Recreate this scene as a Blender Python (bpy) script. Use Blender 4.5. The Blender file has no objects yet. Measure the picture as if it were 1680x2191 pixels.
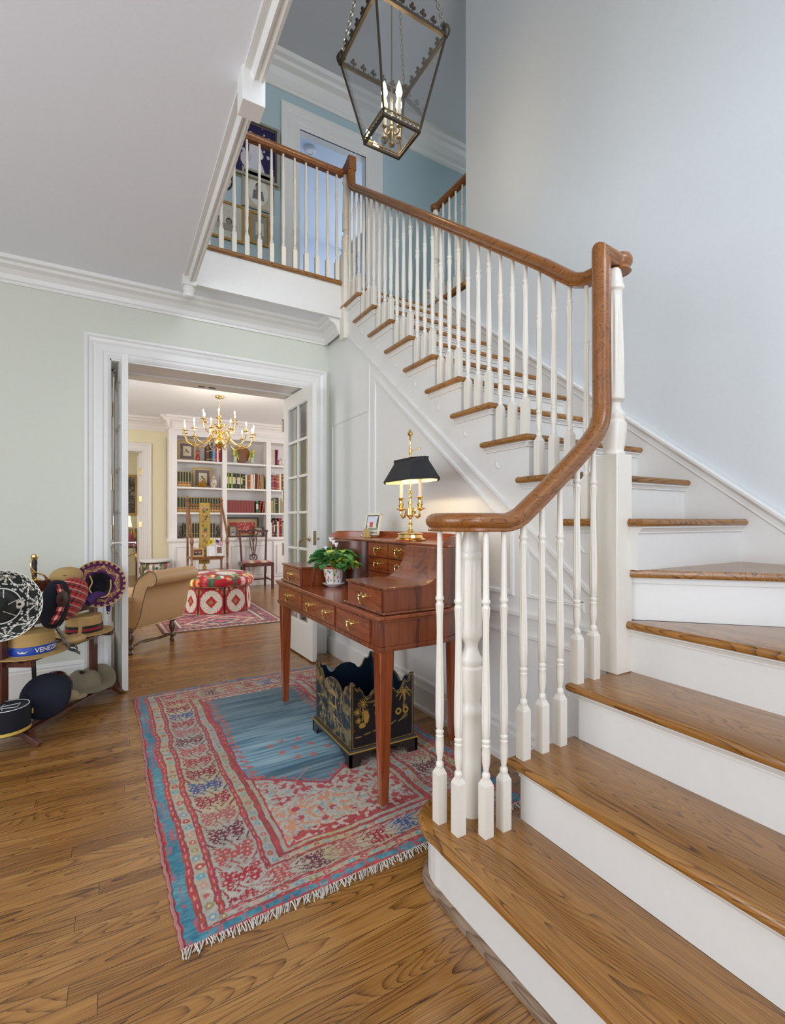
import bpy, math, random
import numpy as np
from mathutils import Matrix, Vector
random.seed(7)
C = bpy.context.scene.collection
PI = math.pi
rad = math.radians

# ------------------------------------------------------------ camera, light, exposure
F_PX, YAW, HOR, EYE = 1025.6, rad(30.23), 1113.7, 1.111
sc = bpy.context.scene
cd = bpy.data.cameras.new('camera'); cam = bpy.data.objects.new('camera', cd); C.objects.link(cam)
cd.sensor_fit = 'HORIZONTAL'; cd.sensor_width = 36; cd.lens = 36 * F_PX / 1680
cd.shift_y = (HOR - 1095.5) / 1680; cd.clip_start = .02
cam.location = (0, 0, EYE); cam.rotation_euler = (PI / 2, 0, -YAW)
sc.camera = cam
sc.view_settings.view_transform = 'Standard'; sc.view_settings.look = 'None'
sc.view_settings.gamma = 1; sc.view_settings.use_curve_mapping = False
sc.view_settings.exposure = 0.24
sc.cycles.max_bounces = 10; sc.cycles.diffuse_bounces = 6; sc.cycles.transparent_max_bounces = 16
sc.cycles.sample_clamp_indirect = 6; sc.cycles.caustics_reflective = False; sc.cycles.caustics_refractive = False
w = bpy.data.worlds.new('sky'); sc.world = w; w.use_nodes = True
w.node_tree.nodes['Background'].inputs[0].default_value = (.62, .75, 1, 1); w.node_tree.nodes['Background'].inputs[1].default_value = 1.0

def area(name, loc, aim, sx, sy, power, col=(1, 1, 1)):
    l = bpy.data.lights.new(name, 'AREA'); l.shape = 'RECTANGLE'; l.size = sx; l.size_y = sy; l.energy = power; l.color = col
    o = bpy.data.objects.new(name, l); C.objects.link(o); o.location = loc
    o.rotation_euler = (Vector(aim) - Vector(loc)).to_track_quat('-Z', 'Y').to_euler()
    return o
def point(name, loc, power, col=(1, .78, .5), r=.02):
    l = bpy.data.lights.new(name, 'POINT'); l.energy = power; l.color = col; l.shadow_soft_size = r
    o = bpy.data.objects.new(name, l); C.objects.link(o); o.location = loc
    return o
# added area lamps that stand in for daylight; no window is in view
area('added_light_front', (-.3, -2.35, 1.5), (0.4, 3, 1.2), 1.8, 2.0, 44, (.93, .96, 1))  # added lamp inside the unseen front opening, behind the camera
area('added_light_upper', (.9, -2.35, 4.1), (1.3, 3, 3.4), 2.6, 1.6, 85, (.90, .94, 1))  # added lamp lighting the stairwell from the upper opening out of view
area('added_light_side', (-2.35, .8, 1.5), (2, 1.3, 1.0), 2.2, 1.9, 46, (.95, .97, 1))  # added lamp lighting the hall from its unseen left side
area('added_light_library', (4.35, 6.4, 1.45), (1.5, 6.8, 1.0), 2.6, 2.0, 62, (.97, .98, 1))  # added lamp; the library's right wall has no window opening
area('added_light_library', (-1.2, 5.6, 1.5), (2.0, 7.5, 1.2), 1.6, 1.8, 44, (.97, .98, 1))  # second added library lamp, hung free inside the room
area('added_light_bedroom', (3.3, 5.9, 4.3), (1.2, 5.6, 4.3), 2.2, 2.2, 22, (.9, .94, 1))  # added lamp for even bedroom light, with solid wall behind it
area('added_light_hall', (4.3, 4.0, 4.3), (2.6, 3.7, 4.0), .8, 1.2, 7, (.8, .9, 1))  # added lamp for the upper hall; the wall behind has no opening
area('added_light_far_room', (-1.0, 9.6, 1.6), (.4, 10.4, 1.2), 1.0, 1.4, 12, (1, .95, .9))  # added lamp for the room beyond; no window is built there

# ------------------------------------------------------------ materials
def new_mat(name):
    m = bpy.data.materials.new(name); m.use_nodes = True
    return m, m.node_tree.nodes, m.node_tree.links, m.node_tree.nodes['Principled BSDF']
def flat(name, col, rough=.5, metal=0, bump=0, bscale=60, var=0.0, coat=0, trans=0, ior=1.45, spec=.5):
    m, N, L, B = new_mat(name)
    B.inputs['Base Color'].default_value = (*col, 1); B.inputs['Roughness'].default_value = rough
    B.inputs['Metallic'].default_value = metal; B.inputs['Coat Weight'].default_value = coat
    B.inputs['Specular IOR Level'].default_value = spec
    tc = N.new('ShaderNodeTexCoord'); nz = N.new('ShaderNodeTexNoise'); nz.inputs['Scale'].default_value = bscale
    nz.inputs['Detail'].default_value = 3; L.new(tc.outputs['Object'], nz.inputs['Vector'])
    if bump:
        bp = N.new('ShaderNodeBump'); bp.inputs['Strength'].default_value = bump; bp.inputs['Distance'].default_value = .002
        L.new(nz.outputs['Fac'], bp.inputs['Height']); L.new(bp.outputs['Normal'], B.inputs['Normal'])
    v = max(var, .03)
    r = N.new('ShaderNodeMix'); r.data_type = 'RGBA'
    r.inputs['A'].default_value = (*[c * (1 - v) for c in col], 1); r.inputs['B'].default_value = (*[min(1, c * (1 + v)) for c in col], 1)
    L.new(nz.outputs['Fac'], r.inputs['Factor']); L.new(r.outputs['Result'], B.inputs['Base Color'])
    return m
def wood(name, dark, mid, light, axis='x', k=1.0, rough=.3, plank=False, ring=26, coat=.3, contrast=1.0):
    m, N, L, B = new_mat(name)
    tc = N.new('ShaderNodeTexCoord'); mp = N.new('ShaderNodeMapping')
    mp.inputs['Rotation'].default_value = {'x': (0, 0, 0), 'y': (0, 0, PI / 2), 'z': (0, PI / 2, 0)}[axis]
    L.new(tc.outputs['Object'], mp.inputs['Vector']); vec = mp.outputs['Vector']; rnd = None
    if plank:
        br = N.new('ShaderNodeTexBrick'); br.offset = .37; br.offset_frequency = 1; br.squash = 1
        br.inputs['Scale'].default_value = 1; br.inputs['Brick Width'].default_value = 1.15; br.inputs['Row Height'].default_value = .0575
        br.inputs['Mortar Size'].default_value = .0009; br.inputs['Mortar Smooth'].default_value = .3
        br.inputs['Color1'].default_value = (0, 0, 0, 1); br.inputs['Color2'].default_value = (1, 1, 1, 1)
        br.inputs['Mortar'].default_value = (.5, .5, .5, 1)
        # every row of boards is pushed along by its own random amount
        sx = N.new('ShaderNodeSeparateXYZ'); L.new(vec, sx.inputs[0])
        dv = N.new('ShaderNodeMath'); dv.operation = 'DIVIDE'; dv.inputs[1].default_value = .0575; L.new(sx.outputs['Y'], dv.inputs[0])
        fl = N.new('ShaderNodeMath'); fl.operation = 'FLOOR'; L.new(dv.outputs[0], fl.inputs[0])
        wn = N.new('ShaderNodeTexWhiteNoise'); wn.noise_dimensions = '1D'; L.new(fl.outputs[0], wn.inputs['W'])
        ma = N.new('ShaderNodeMath'); ma.operation = 'MULTIPLY_ADD'; ma.inputs[1].default_value = 9.7; L.new(wn.outputs['Value'], ma.inputs[0]); L.new(sx.outputs['X'], ma.inputs[2])
        cb = N.new('ShaderNodeCombineXYZ'); L.new(ma.outputs[0], cb.inputs['X']); L.new(sx.outputs['Y'], cb.inputs['Y'])
        br.offset = 0
        L.new(cb.outputs[0], br.inputs['Vector']); rnd = br.outputs['Color']
        mul = N.new('ShaderNodeVectorMath'); mul.operation = 'MULTIPLY'; mul.inputs[1].default_value = (7.3, 3.7, 11)
        L.new(rnd, mul.inputs[0]); ad = N.new('ShaderNodeVectorMath'); L.new(vec, ad.inputs[0]); L.new(mul.outputs[0], ad.inputs[1]); vec = ad.outputs[0]
    def scaled(s):
        v = N.new('ShaderNodeVectorMath'); v.operation = 'MULTIPLY'; v.inputs[1].default_value = s; L.new(vec, v.inputs[0]); return v.outputs[0]
    # growth rings: contour lines of a field stretched along the grain
    fd = N.new('ShaderNodeTexNoise'); fd.inputs['Scale'].default_value = 1; fd.inputs['Detail'].default_value = 1.5; fd.inputs['Roughness'].default_value = .35
    L.new(scaled((1.15 * k, 9.5 * k, 9.5 * k)), fd.inputs['Vector'])
    po = N.new('ShaderNodeTexNoise'); po.inputs['Scale'].default_value = 1; po.inputs['Detail'].default_value = 3
    L.new(scaled((9 * k, 330 * k, 330 * k)), po.inputs['Vector'])
    lg = N.new('ShaderNodeTexNoise'); lg.inputs['Scale'].default_value = 1; lg.inputs['Detail'].default_value = 3
    L.new(scaled((1.2 * k, 11 * k, 11 * k)), lg.inputs['Vector'])
    def mth(op, a, b):
        q = N.new('ShaderNodeMath'); q.operation = op
        for i, x in enumerate((a, b)):
            if isinstance(x, (int, float)): q.inputs[i].default_value = x
            else: L.new(x, q.inputs[i])
        return q.outputs[0]
    fr_ = mth('FRACT', mth('ADD', mth('MULTIPLY', fd.outputs['Fac'], ring * 1.0), mth('MULTIPLY', lg.outputs['Fac'], 1.5)), 0)
    pw = mth('POWER', fr_, 4.5)
    pw = mth('MULTIPLY', pw, mth('ADD', mth('MULTIPLY', po.outputs['Fac'], 1.6), .1))
    v1 = mth('MULTIPLY', pw, .62 * contrast)
    v2 = mth('MULTIPLY', mth('SUBTRACT', po.outputs['Fac'], .5), .85 * contrast)
    v3 = mth('MULTIPLY', mth('SUBTRACT', lg.outputs['Fac'], .5), .7 * contrast)
    val = mth('ADD', mth('ADD', v1, v2), mth('ADD', v3, .30))
    if plank: val = mth('ADD', val, mth('MULTIPLY', mth('SUBTRACT', rnd, .5), .30))
    rp = N.new('ShaderNodeValToRGB'); L.new(val, rp.inputs[0]); e = rp.color_ramp.elements
    e[0].position = 0; e[0].color = (*light, 1); e[1].position = 1; e[1].color = (*dark, 1)
    q = e.new(.42); q.color = (*mid, 1)
    col = rp.outputs[0]
    if plank:
        mx = N.new('ShaderNodeMix'); mx.data_type = 'RGBA'; mx.inputs['B'].default_value = (.035, .018, .008, 1)
        L.new(br.outputs['Fac'], mx.inputs['Factor']); L.new(col, mx.inputs['A']); col = mx.outputs['Result']
    L.new(col, B.inputs['Base Color'])
    B.inputs['Roughness'].default_value = rough; B.inputs['Coat Weight'].default_value = coat; B.inputs['Coat Roughness'].default_value = .18
    bp = N.new('ShaderNodeBump'); bp.inputs['Strength'].default_value = .12; bp.inputs['Distance'].default_value = .002; bp.invert = True
    L.new(val, bp.inputs['Height']); L.new(bp.outputs['Normal'], B.inputs['Normal'])
    return m
def vcol(name, rough=.8, bump=.0, bscale=300, coat=0, sheen=0, fuzz=0.0):
    """a pattern that belongs to the surface, held per corner of a fine mesh, with a little noise on top"""
    m, N, L, B = new_mat(name)
    a = N.new('ShaderNodeAttribute'); a.attribute_name = 'Col'
    tc = N.new('ShaderNodeTexCoord'); nz = N.new('ShaderNodeTexNoise'); nz.inputs['Scale'].default_value = bscale; nz.inputs['Detail'].default_value = 2
    L.new(tc.outputs['Object'], nz.inputs['Vector'])
    mr = N.new('ShaderNodeMapRange'); mr.inputs[3].default_value = 1 - fuzz; mr.inputs[4].default_value = 1 + fuzz
    L.new(nz.outputs['Fac'], mr.inputs[0])
    mx = N.new('ShaderNodeVectorMath'); mx.operation = 'MULTIPLY'; L.new(a.outputs['Color'], mx.inputs[0]); L.new(mr.outputs[0], mx.inputs[1])
    L.new(mx.outputs[0], B.inputs['Base Color']); B.inputs['Roughness'].default_value = rough; B.inputs['Coat Weight'].default_value = coat
    B.inputs['Sheen Weight'].default_value = sheen; B.inputs['Specular IOR Level'].default_value = .3
    if bump:
        bp = N.new('ShaderNodeBump'); bp.inputs['Strength'].default_value = bump; bp.inputs['Distance'].default_value = .003
        L.new(nz.outputs['Fac'], bp.inputs['Height']); L.new(bp.outputs['Normal'], B.inputs['Normal'])
    return m
def glow(name, col, s):
    m, N, L, B = new_mat(name); B.inputs['Base Color'].default_value = (*col, 1)
    B.inputs['Emission Color'].default_value = (*col, 1); B.inputs['Emission Strength'].default_value = s
    return m
def glassy(name, col=(1, 1, 1), ref=.10):
    """thin window glass: mostly clear with a mirror-like part"""
    m, N, L, B = new_mat(name); out = N['Material Output']
    t = N.new('ShaderNodeBsdfTransparent'); t.inputs[0].default_value = (*col, 1)
    g = N.new('ShaderNodeBsdfGlossy'); g.inputs['Roughness'].default_value = .02
    lw = N.new('ShaderNodeLayerWeight'); lw.inputs['Blend'].default_value = .25
    ma = N.new('ShaderNodeMath'); ma.operation = 'MULTIPLY_ADD'; ma.inputs[1].default_value = .5; ma.inputs[2].default_value = ref
    L.new(lw.outputs['Fresnel'], ma.inputs[0])
    mx = N.new('ShaderNodeMixShader'); L.new(ma.outputs[0], mx.inputs[0]); L.new(t.outputs[0], mx.inputs[1]); L.new(g.outputs[0], mx.inputs[2])
    L.new(mx.outputs[0], out.inputs['Surface'])
    return m
M = {}
M['trim'] = flat('white_trim_paint', (.765, .765, .735), .32, bump=.02, bscale=40)
M['baluster'] = flat('cream_baluster_paint', (.80, .765, .68), .3)
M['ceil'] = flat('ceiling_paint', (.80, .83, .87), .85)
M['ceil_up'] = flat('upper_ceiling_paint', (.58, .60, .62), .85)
M['green'] = flat('pale_green_wall_paint', (.64, .665, .575), .7)
M['pale'] = flat('pale_blue_white_wall_paint', (.70, .745, .765), .7)
M['blue'] = flat('light_blue_wall_paint', (.42, .55, .58), .7)
M['yellow'] = flat('cream_yellow_wall_paint', (.80, .73, .50), .7)
M['libtrim'] = flat('library_trim_paint', (.78, .75, .73), .4)
M['bedroom'] = flat('bedroom_paint', (.60, .665, .75), .9)
OAK = ((.036, .013, .005), (.275, .118, .026), (.44, .22, .060))
M['floor'] = wood('oak_strip_floor', *OAK, 'x', 1, .27, plank=True, ring=30, coat=.35)
M['tread_y'] = wood('oak_tread', (.036, .014, .005), (.285, .120, .023), (.45, .215, .050), 'y', 1.0, .25, ring=34)
M['tread_x'] = wood('oak_tread_cross', (.036, .014, .005), (.285, .120, .023), (.45, .215, .050), 'x', 1.0, .25, ring=34)
M['rail'] = wood('oak_handrail', (.05, .016, .006), (.235, .082, .016), (.36, .145, .032), 'y', 1.5, .25, ring=20, contrast=.8)
M['rail_x'] = wood('oak_handrail_cross', (.05, .016, .006), (.235, .082, .016), (.36, .145, .032), 'x', 1.5, .25, ring=20, contrast=.8)
M['rail_z'] = wood('oak_handrail_upright', (.05, .016, .006), (.235, .082, .016), (.36, .145, .032), 'z', 1.5, .25, ring=20, contrast=.8)
M['shoe'] = wood('worn_shoe_moulding', (.07, .04, .025), (.20, .12, .07), (.36, .27, .2), 'y', 1.5, .4, ring=20)
MAH = ((.045, .009, .003), (.22, .044, .011), (.38, .105, .025))
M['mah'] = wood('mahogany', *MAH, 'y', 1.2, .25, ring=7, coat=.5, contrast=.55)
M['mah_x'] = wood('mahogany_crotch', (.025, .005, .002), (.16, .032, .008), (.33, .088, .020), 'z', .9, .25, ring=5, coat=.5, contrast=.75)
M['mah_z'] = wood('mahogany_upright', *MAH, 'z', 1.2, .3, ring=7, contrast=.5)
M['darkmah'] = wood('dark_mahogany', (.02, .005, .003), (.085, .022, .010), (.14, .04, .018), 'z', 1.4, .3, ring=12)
M['brass'] = flat('polished_brass', (.83, .60, .24), .16, 1)
M['oldbrass'] = flat('antique_brass', (.40, .32, .20), .3, 1)
M['bronze'] = flat('aged_bronze', (.075, .062, .045), .45, .6)
M['nickel'] = flat('nickel', (.72, .70, .66), .2, 1)
M['glass'] = glassy('window_glass', (.97, .98, .98), .03)
M['lantern_glass'] = glassy('lantern_glass', (.95, .96, .96), .06)
M['bulb'] = glow('lit_bulb', (1, .74, .42), 55)
M['black'] = flat('black_paint', (.012, .012, .013), .35)
M['candle'] = flat('cream_candle_sleeve', (.86, .80, .64), .5)

# ------------------------------------------------------------ mesh builder
class MB:
    def __init__(s): s.v = []; s.f = []; s.sm = []; s.mi = []; s.col = []; s.M = Matrix.Identity(4); s.cur = 0
    def add(s, vs, fs, smooth=False, cols=None):
        b = len(s.v); flip = s.M.determinant() < 0
        for p in vs: s.v.append(tuple(s.M @ Vector(p)))
        for f in fs:
            s.f.append(tuple(b + i for i in (reversed(f) if flip else f))); s.sm.append(smooth); s.mi.append(s.cur)
        if cols is not None: s.col.extend(cols)
        elif s.col or False: s.col.extend([(1, 1, 1)] * len(vs))
        return s
    def box(s, x0, y0, z0, x1, y1, z1):
        x0, x1 = sorted((x0, x1)); y0, y1 = sorted((y0, y1)); z0, z1 = sorted((z0, z1))
        return s.add([(x0,y0,z0),(x1,y0,z0),(x1,y1,z0),(x0,y1,z0),(x0,y0,z1),(x1,y0,z1),(x1,y1,z1),(x0,y1,z1)],
                     [(0,3,2,1),(4,5,6,7),(0,1,5,4),(1,2,6,5),(2,3,7,6),(3,0,4,7)])
    def prism(s, poly, a, b, plane='xy', smooth=False):
        """poly extruded between a and b along the axis missing from plane"""
        n = len(poly)
        def P(u, v, t): return {'xy': (u, v, t), 'xz': (u, t, v), 'yz': (t, u, v)}[plane]
        vs = [P(u, v, a) for u, v in poly] + [P(u, v, b) for u, v in poly]
        ar = sum(poly[i][0] * poly[(i+1) % n][1] - poly[(i+1) % n][0] * poly[i][1] for i in range(n))
        flip = (ar < 0) ^ (b < a) ^ (plane == 'xz')
        fs = [tuple(range(n))[::-1], tuple(range(n, 2 * n))] + [(i, (i+1) % n, n + (i+1) % n, n + i) for i in range(n)]
        if flip: fs = [f[::-1] for f in fs]
        base = len(s.v); s.add(vs, fs)
        if smooth:
            for i in range(n): s.sm[-1 - i] = True
        return s
    def lathe(s, prof, c=(0, 0, 0), seg=20, flute=None, sx=1, sy=1, cap=True, smooth=True, axis='z'):
        vs = []; fs = []; n = len(prof)
        for (r, z) in prof:
            for i in range(seg):
                a = 2 * PI * i / seg; rr = r
                if flute and flute[0] <= z <= flute[1]: rr = r * (1 - (1 - flute[2]) * max(0, math.cos(flute[3] * a)) ** .7)
                x, y = rr * math.cos(a) * sx, rr * math.sin(a) * sy
                vs.append({'z': (c[0] + x, c[1] + y, c[2] + z), 'x': (c[0] + z, c[1] + x, c[2] + y), 'y': (c[0] + y, c[1] + z, c[2] + x)}[axis])
        for j in range(n - 1):
            for i in range(seg):
                k = (i + 1) % seg
                fs.append((j*seg+i, j*seg+k, (j+1)*seg+k, (j+1)*seg+i))
        if prof[-1][1] < prof[0][1]: fs = [f[::-1] for f in fs]
        s.add(vs, fs, smooth)
        if cap:
            up = prof[-1][1] >= prof[0][1]
            b = len(s.v) - len(vs)
            lo = tuple(b + i for i in range(seg)); hi = tuple(b + (n-1)*seg + i for i in range(seg))
            flip = s.M.determinant() < 0
            for q, rv in ((lo, up), (hi, not up)):
                s.f.append(q[::-1] if rv ^ flip else q); s.sm.append(False); s.mi.append(s.cur)
        return s
    def ball(s, c, r, seg=14, rings=8):
        rx, ry, rz = (r, r, r) if isinstance(r, (int, float)) else r
        pr = [(max(math.sin(PI * j / rings), .001), -math.cos(PI * j / rings) * rz) for j in range(rings + 1)]
        return s.lathe([(p, z) for p, z in pr], c, seg, sx=rx, sy=ry, cap=False)
    def sweep(s, pts, prof, up=(0, 0, 1), closed=False, smooth=True, caps=True, scale=None, ups=None):
        """prof (a, b): a along side, b along the up-ish normal, carried along pts"""
        pts = [Vector(p) for p in pts]; n = len(pts); m = len(prof); vs = []; fs = []
        U = Vector(up)
        for i, p in enumerate(pts):
            if closed: t0 = (p - pts[i-1]).normalized(); t1 = (pts[(i+1) % n] - p).normalized()
            else:
                t0 = (p - pts[max(i-1, 0)]); t1 = (pts[min(i+1, n-1)] - p)
                if t0.length < 1e-9: t0 = t1
                if t1.length < 1e-9: t1 = t0
                t0 = t0.normalized(); t1 = t1.normalized()
            t = (t0 + t1)
            if t.length < 1e-6: t = t1
            t.normalize()
            if ups is not None: U = Vector(ups[i])
            sd = t.cross(U)
            if sd.length < 1e-6: sd = t.cross(Vector((1, 0, 0)))
            sd.normalize(); nn = sd.cross(t).normalized()
            k = scale[i] if scale else 1
            c = max(.35, t.dot(t1)); st = 1 / c
            # stretch in the plane of the bend to keep mitres full
            bend = (t1 - t0); bl = bend.length
            for a, b in prof:
                off = sd * a * k + nn * b * k
                if bl > 1e-5:
                    bd = bend.normalized(); off += bd * off.dot(bd) * (st - 1)
                vs.append(p + off)
        rng = n if closed else n - 1
        for i in range(rng):
            j = (i + 1) % n
            for q in range(m):
                r_ = (q + 1) % m
                fs.append((i*m+q, i*m+r_, j*m+r_, j*m+q))
        ar = sum(prof[i][0] * prof[(i+1) % m][1] - prof[(i+1) % m][0] * prof[i][1] for i in range(m))
        if ar > 0: fs = [f[::-1] for f in fs]
        s.add(vs, fs, smooth)
        if caps and not closed:
            b = len(s.v) - len(vs); fl = (ar > 0) ^ (s.M.determinant() < 0)
            for q, rv in ((tuple(b + i for i in range(m)), True), (tuple(b + (n-1)*m + i for i in range(m)), False)):
                s.f.append(q[::-1] if not (rv ^ fl) else q); s.sm.append(False); s.mi.append(s.cur)
        return s
    def tube(s, pts, r, seg=8, closed=False, scale=None, up=(0.013, .021, 1)):
        return s.sweep(pts, [(r * math.cos(2*PI*i/seg), r * math.sin(2*PI*i/seg)) for i in range(seg)], up, closed, True, scale=scale)
    def grid(s, nu, nv, fn, colfn=None, smooth=True, two=False):
        """fn(U, V) arrays -> X, Y, Z ; colfn(U, V) -> (...,3)"""
        u = np.linspace(0, 1, nu + 1); v = np.linspace(0, 1, nv + 1); U, V = np.meshgrid(u, v, indexing='ij')
        X, Y, Z = fn(U, V); vs = np.stack([X + 0 * U, Y + 0 * U, Z + 0 * U], -1).reshape(-1, 3)
        cols = None
        if colfn is not None: cols = [tuple(c) for c in np.clip(np.asarray(colfn(U, V)), 0, 1).reshape(-1, 3)]
        w_ = nv + 1
        fs = [(i*w_+j, (i+1)*w_+j, (i+1)*w_+j+1, i*w_+j+1) for i in range(nu) for j in range(nv)]
        return s.add([tuple(p) for p in vs], fs, smooth, cols)
    def mesh(s, name, mats):
        me = bpy.data.meshes.new(name); me.from_pydata(s.v, [], s.f)
        for m in (mats if isinstance(mats, (list, tuple)) else [mats]): me.materials.append(M[m] if isinstance(m, str) else m)
        me.polygons.foreach_set('use_smooth', s.sm); me.polygons.foreach_set('material_index', s.mi)
        if s.col:
            a = me.color_attributes.new('Col', 'FLOAT_COLOR', 'POINT')
            c = np.ones((len(s.v), 4), np.float32); cc = np.array(s.col, np.float32)
            c[:len(cc), :3] = cc; a.data.foreach_set('color', c.ravel())
        me.update()
        if any(s.sm) and hasattr(me, 'set_sharp_from_angle'): me.set_sharp_from_angle(angle=rad(38))
        return me

def setp(o, label=None, cat=None, group=None, kind=None):
    for k, v in (('label', label), ('category', cat), ('group', group), ('kind', kind)):
        if v: o[k] = v
    return o
def link(name, data, parent=None, loc=(0, 0, 0), rz=0):
    o = bpy.data.objects.new(name, data); C.objects.link(o); o.location = loc; o.rotation_euler = (0, 0, rz)
    if parent: o.parent = parent
    return o
def bev(o, w_, seg=2):
    if w_:
        b = o.modifiers.new('edge', 'BEVEL'); b.width = w_; b.segments = seg; b.limit_method = 'ANGLE'; b.angle_limit = rad(40)
        b.harden_normals = False
    return o
def thing(name, label, cat, loc=(0, 0, 0), rz=0, group=None):
    return setp(link(name, None, None, loc, rz), label, cat, group)
def part(name, mb, mat, parent, bevel=0, label=None, loc=(0, 0, 0), rz=0):
    o = link(name, mb.mesh(name, mat), parent, loc, rz); bev(o, bevel)
    if label: o['label'] = label
    return o
def wpart(name, mb, mat, parent, bevel=0, label=None):
    """a part whose shape was laid out in world coordinates"""
    p = parent; off = Vector((0, 0, 0))
    M4 = Matrix.Identity(4)
    while p is not None:
        M4 = p.matrix_basis @ M4; p = p.parent
    inv = M4.inverted(); mb.v = [tuple(inv @ Vector(q)) for q in mb.v]
    return part(name, mb, mat, parent, bevel, label)
def solo(name, mb, mat, label, cat, loc=(0, 0, 0), rz=0, group=None, bevel=0, kind=None):
    o = link(name, mb.mesh(name, mat), None, loc, rz); bev(o, bevel)
    return setp(o, label, cat, group, kind)
def struct(name, mb, mat, bevel=0, parent=None, label=None):
    o = link(name, mb.mesh(name, mat), parent); bev(o, bevel)
    if not parent: o['kind'] = 'structure'
    if label: o['label'] = label
    return o
def dup(o, loc=None, rz=None, label=None, group=None, parent=None):
    c = o.copy(); C.objects.link(c)
    if parent is not None: c.parent = parent
    if loc is not None: c.location = loc
    if rz is not None: c.rotation_euler = (0, 0, rz)
    if label: c['label'] = label
    if group: c['group'] = group
    for ch in list(o.children): dup(ch, parent=c)
    return c
def arc(cx, cy, r, a0, a1, n):
    return [(cx + r * math.cos(rad(a0 + (a1-a0)*i/n)), cy + r * math.sin(rad(a0 + (a1-a0)*i/n))) for i in range(n + 1)]
def spline(pts, n=8, closed=False):
    P = [Vector(p) for p in pts]; out = []; m = len(P)
    rng = range(m if closed else m - 1)
    for i in rng:
        p0 = P[(i-1) % m] if closed or i > 0 else P[0]*2 - P[1]; p1 = P[i]; p2 = P[(i+1) % m]
        p3 = P[(i+2) % m] if closed or i < m - 2 else P[-1]*2 - P[-2]
        for k in range(n):
            t = k / n
            out.append(.5 * ((2*p1) + (p2-p0)*t + (2*p0-5*p1+4*p2-p3)*t*t + (3*p1-p0-3*p2+p3)*t*t*t))
    if not closed: out.append(P[-1])
    return out
# ------------------------------------------------------------ the room shell
R = 2.98 / 16; XS = 1.58; YB = 3.784; CZ = 2.72; UZ = 5.45; XR = 2.39; YL = 3.45
m = MB().box(-2.5, -2.5, -.1, 4.6, 11.5, 0); struct('floor', m, 'floor')
# hall walls
m = MB(); m.box(-2.5, YB, 0, -.017, 4.2, CZ); m.box(1.378, YB, 0, XR + .2, 4.2, CZ); m.box(-.017, YB, 2.215, 1.378, 4.2, CZ); struct('wall_back', m, 'green')
m = MB(); m.box(-2.6, -2.5, 0, -2.5, -.4, UZ); m.box(-2.6, 2.0, 0, -2.5, YB + .4, UZ); m.box(-2.6, -.4, 0, -2.5, 2.0, .5); m.box(-2.6, -.4, 2.5, -2.5, 2, UZ); struct('wall_left', m, 'green')
m = MB(); m.box(-2.6, -2.6, 0, -1.2, -2.5, UZ); m.box(2.3, -2.6, 0, XR + .2, -2.5, UZ); m.box(-1.2, -2.6, 0, 2.3, -2.5, .4); m.box(-1.2, -2.6, 2.6, 2.3, -2.5, 3.2); m.box(-1.2, -2.6, 5.0, 2.3, -2.5, UZ); struct('wall_front', m, 'pale')
m = MB().box(XR, -2.6, 0, XR + .15, 2.958, UZ); m.box(XR, 2.958, 0, XR + .15, YB, 2.93); m.box(XR + .15, 2.84, 2.98, 4.6, 2.958, UZ); struct('wall_right', m, 'pale')
# upper storey
m = MB(); m.box(-2.6, 4.47, 2.98, 1.542, 4.55, UZ); m.box(2.293, 4.47, 2.98, 4.6, 4.55, UZ); m.box(1.542, 4.47, 4.93, 2.293, 4.55, UZ); struct('wall_upper', m, 'blue')
m = MB(); m.box(4.5, 2.8, 2.98, 4.6, 4.6, UZ); struct('wall_upper_right', m, 'blue')
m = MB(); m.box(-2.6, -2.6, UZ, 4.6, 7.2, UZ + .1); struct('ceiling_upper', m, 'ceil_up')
m = MB(); m.box(-2.6, -2.6, CZ, .43, 4.2, 2.96); m.box(.43, YL + .03, CZ, XR, 4.2, 2.96); m.box(.43, -2.6, CZ, XR, -1.2, 2.96); struct('ceiling', m, 'ceil')
m = MB(); m.box(-2.6, -2.6, 2.96, .41, 4.6, 2.98); m.box(.41, YL, 2.96, 4.6, 4.6, 2.98); m.box(XR + .06, 2.958, 2.96, 4.6, YL, 2.98); struct('floor_upper', m, 'floor')
m = MB(); m.box(.43, -1.2, 2.70, .448, YL, 2.96); m.box(.43, YL + .005, 2.70, XS, YL + .03, 2.955)
m.box(.40, -1.2, 2.712, .452, YL, 2.722); m.sweep([(.44, YL, 2.70), (.44, -1.2, 2.70)], [(-.03, 0), (-.03, -.012), (-.018, -.018), (-.006, -.010), (.008, -.022), (.014, -.012), (.02, 0)], smooth=False)
struct('trim_1', m, 'trim')
# bedroom beyond the upper door
m = MB(); m.box(1.0, 4.55, 2.98, 1.1, 7.1, UZ); m.box(3.4, 4.55, 2.98, 3.5, 7.1, UZ); m.box(1.0, 7.0, 2.98, 3.5, 7.1, UZ); m.box(1.0, 4.55, 2.88, 3.5, 7.1, 2.98); m.box(1.0, 4.55, UZ - .03, 3.5, 7.1, UZ); struct('wall_bedroom', m, 'bedroom')
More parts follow.
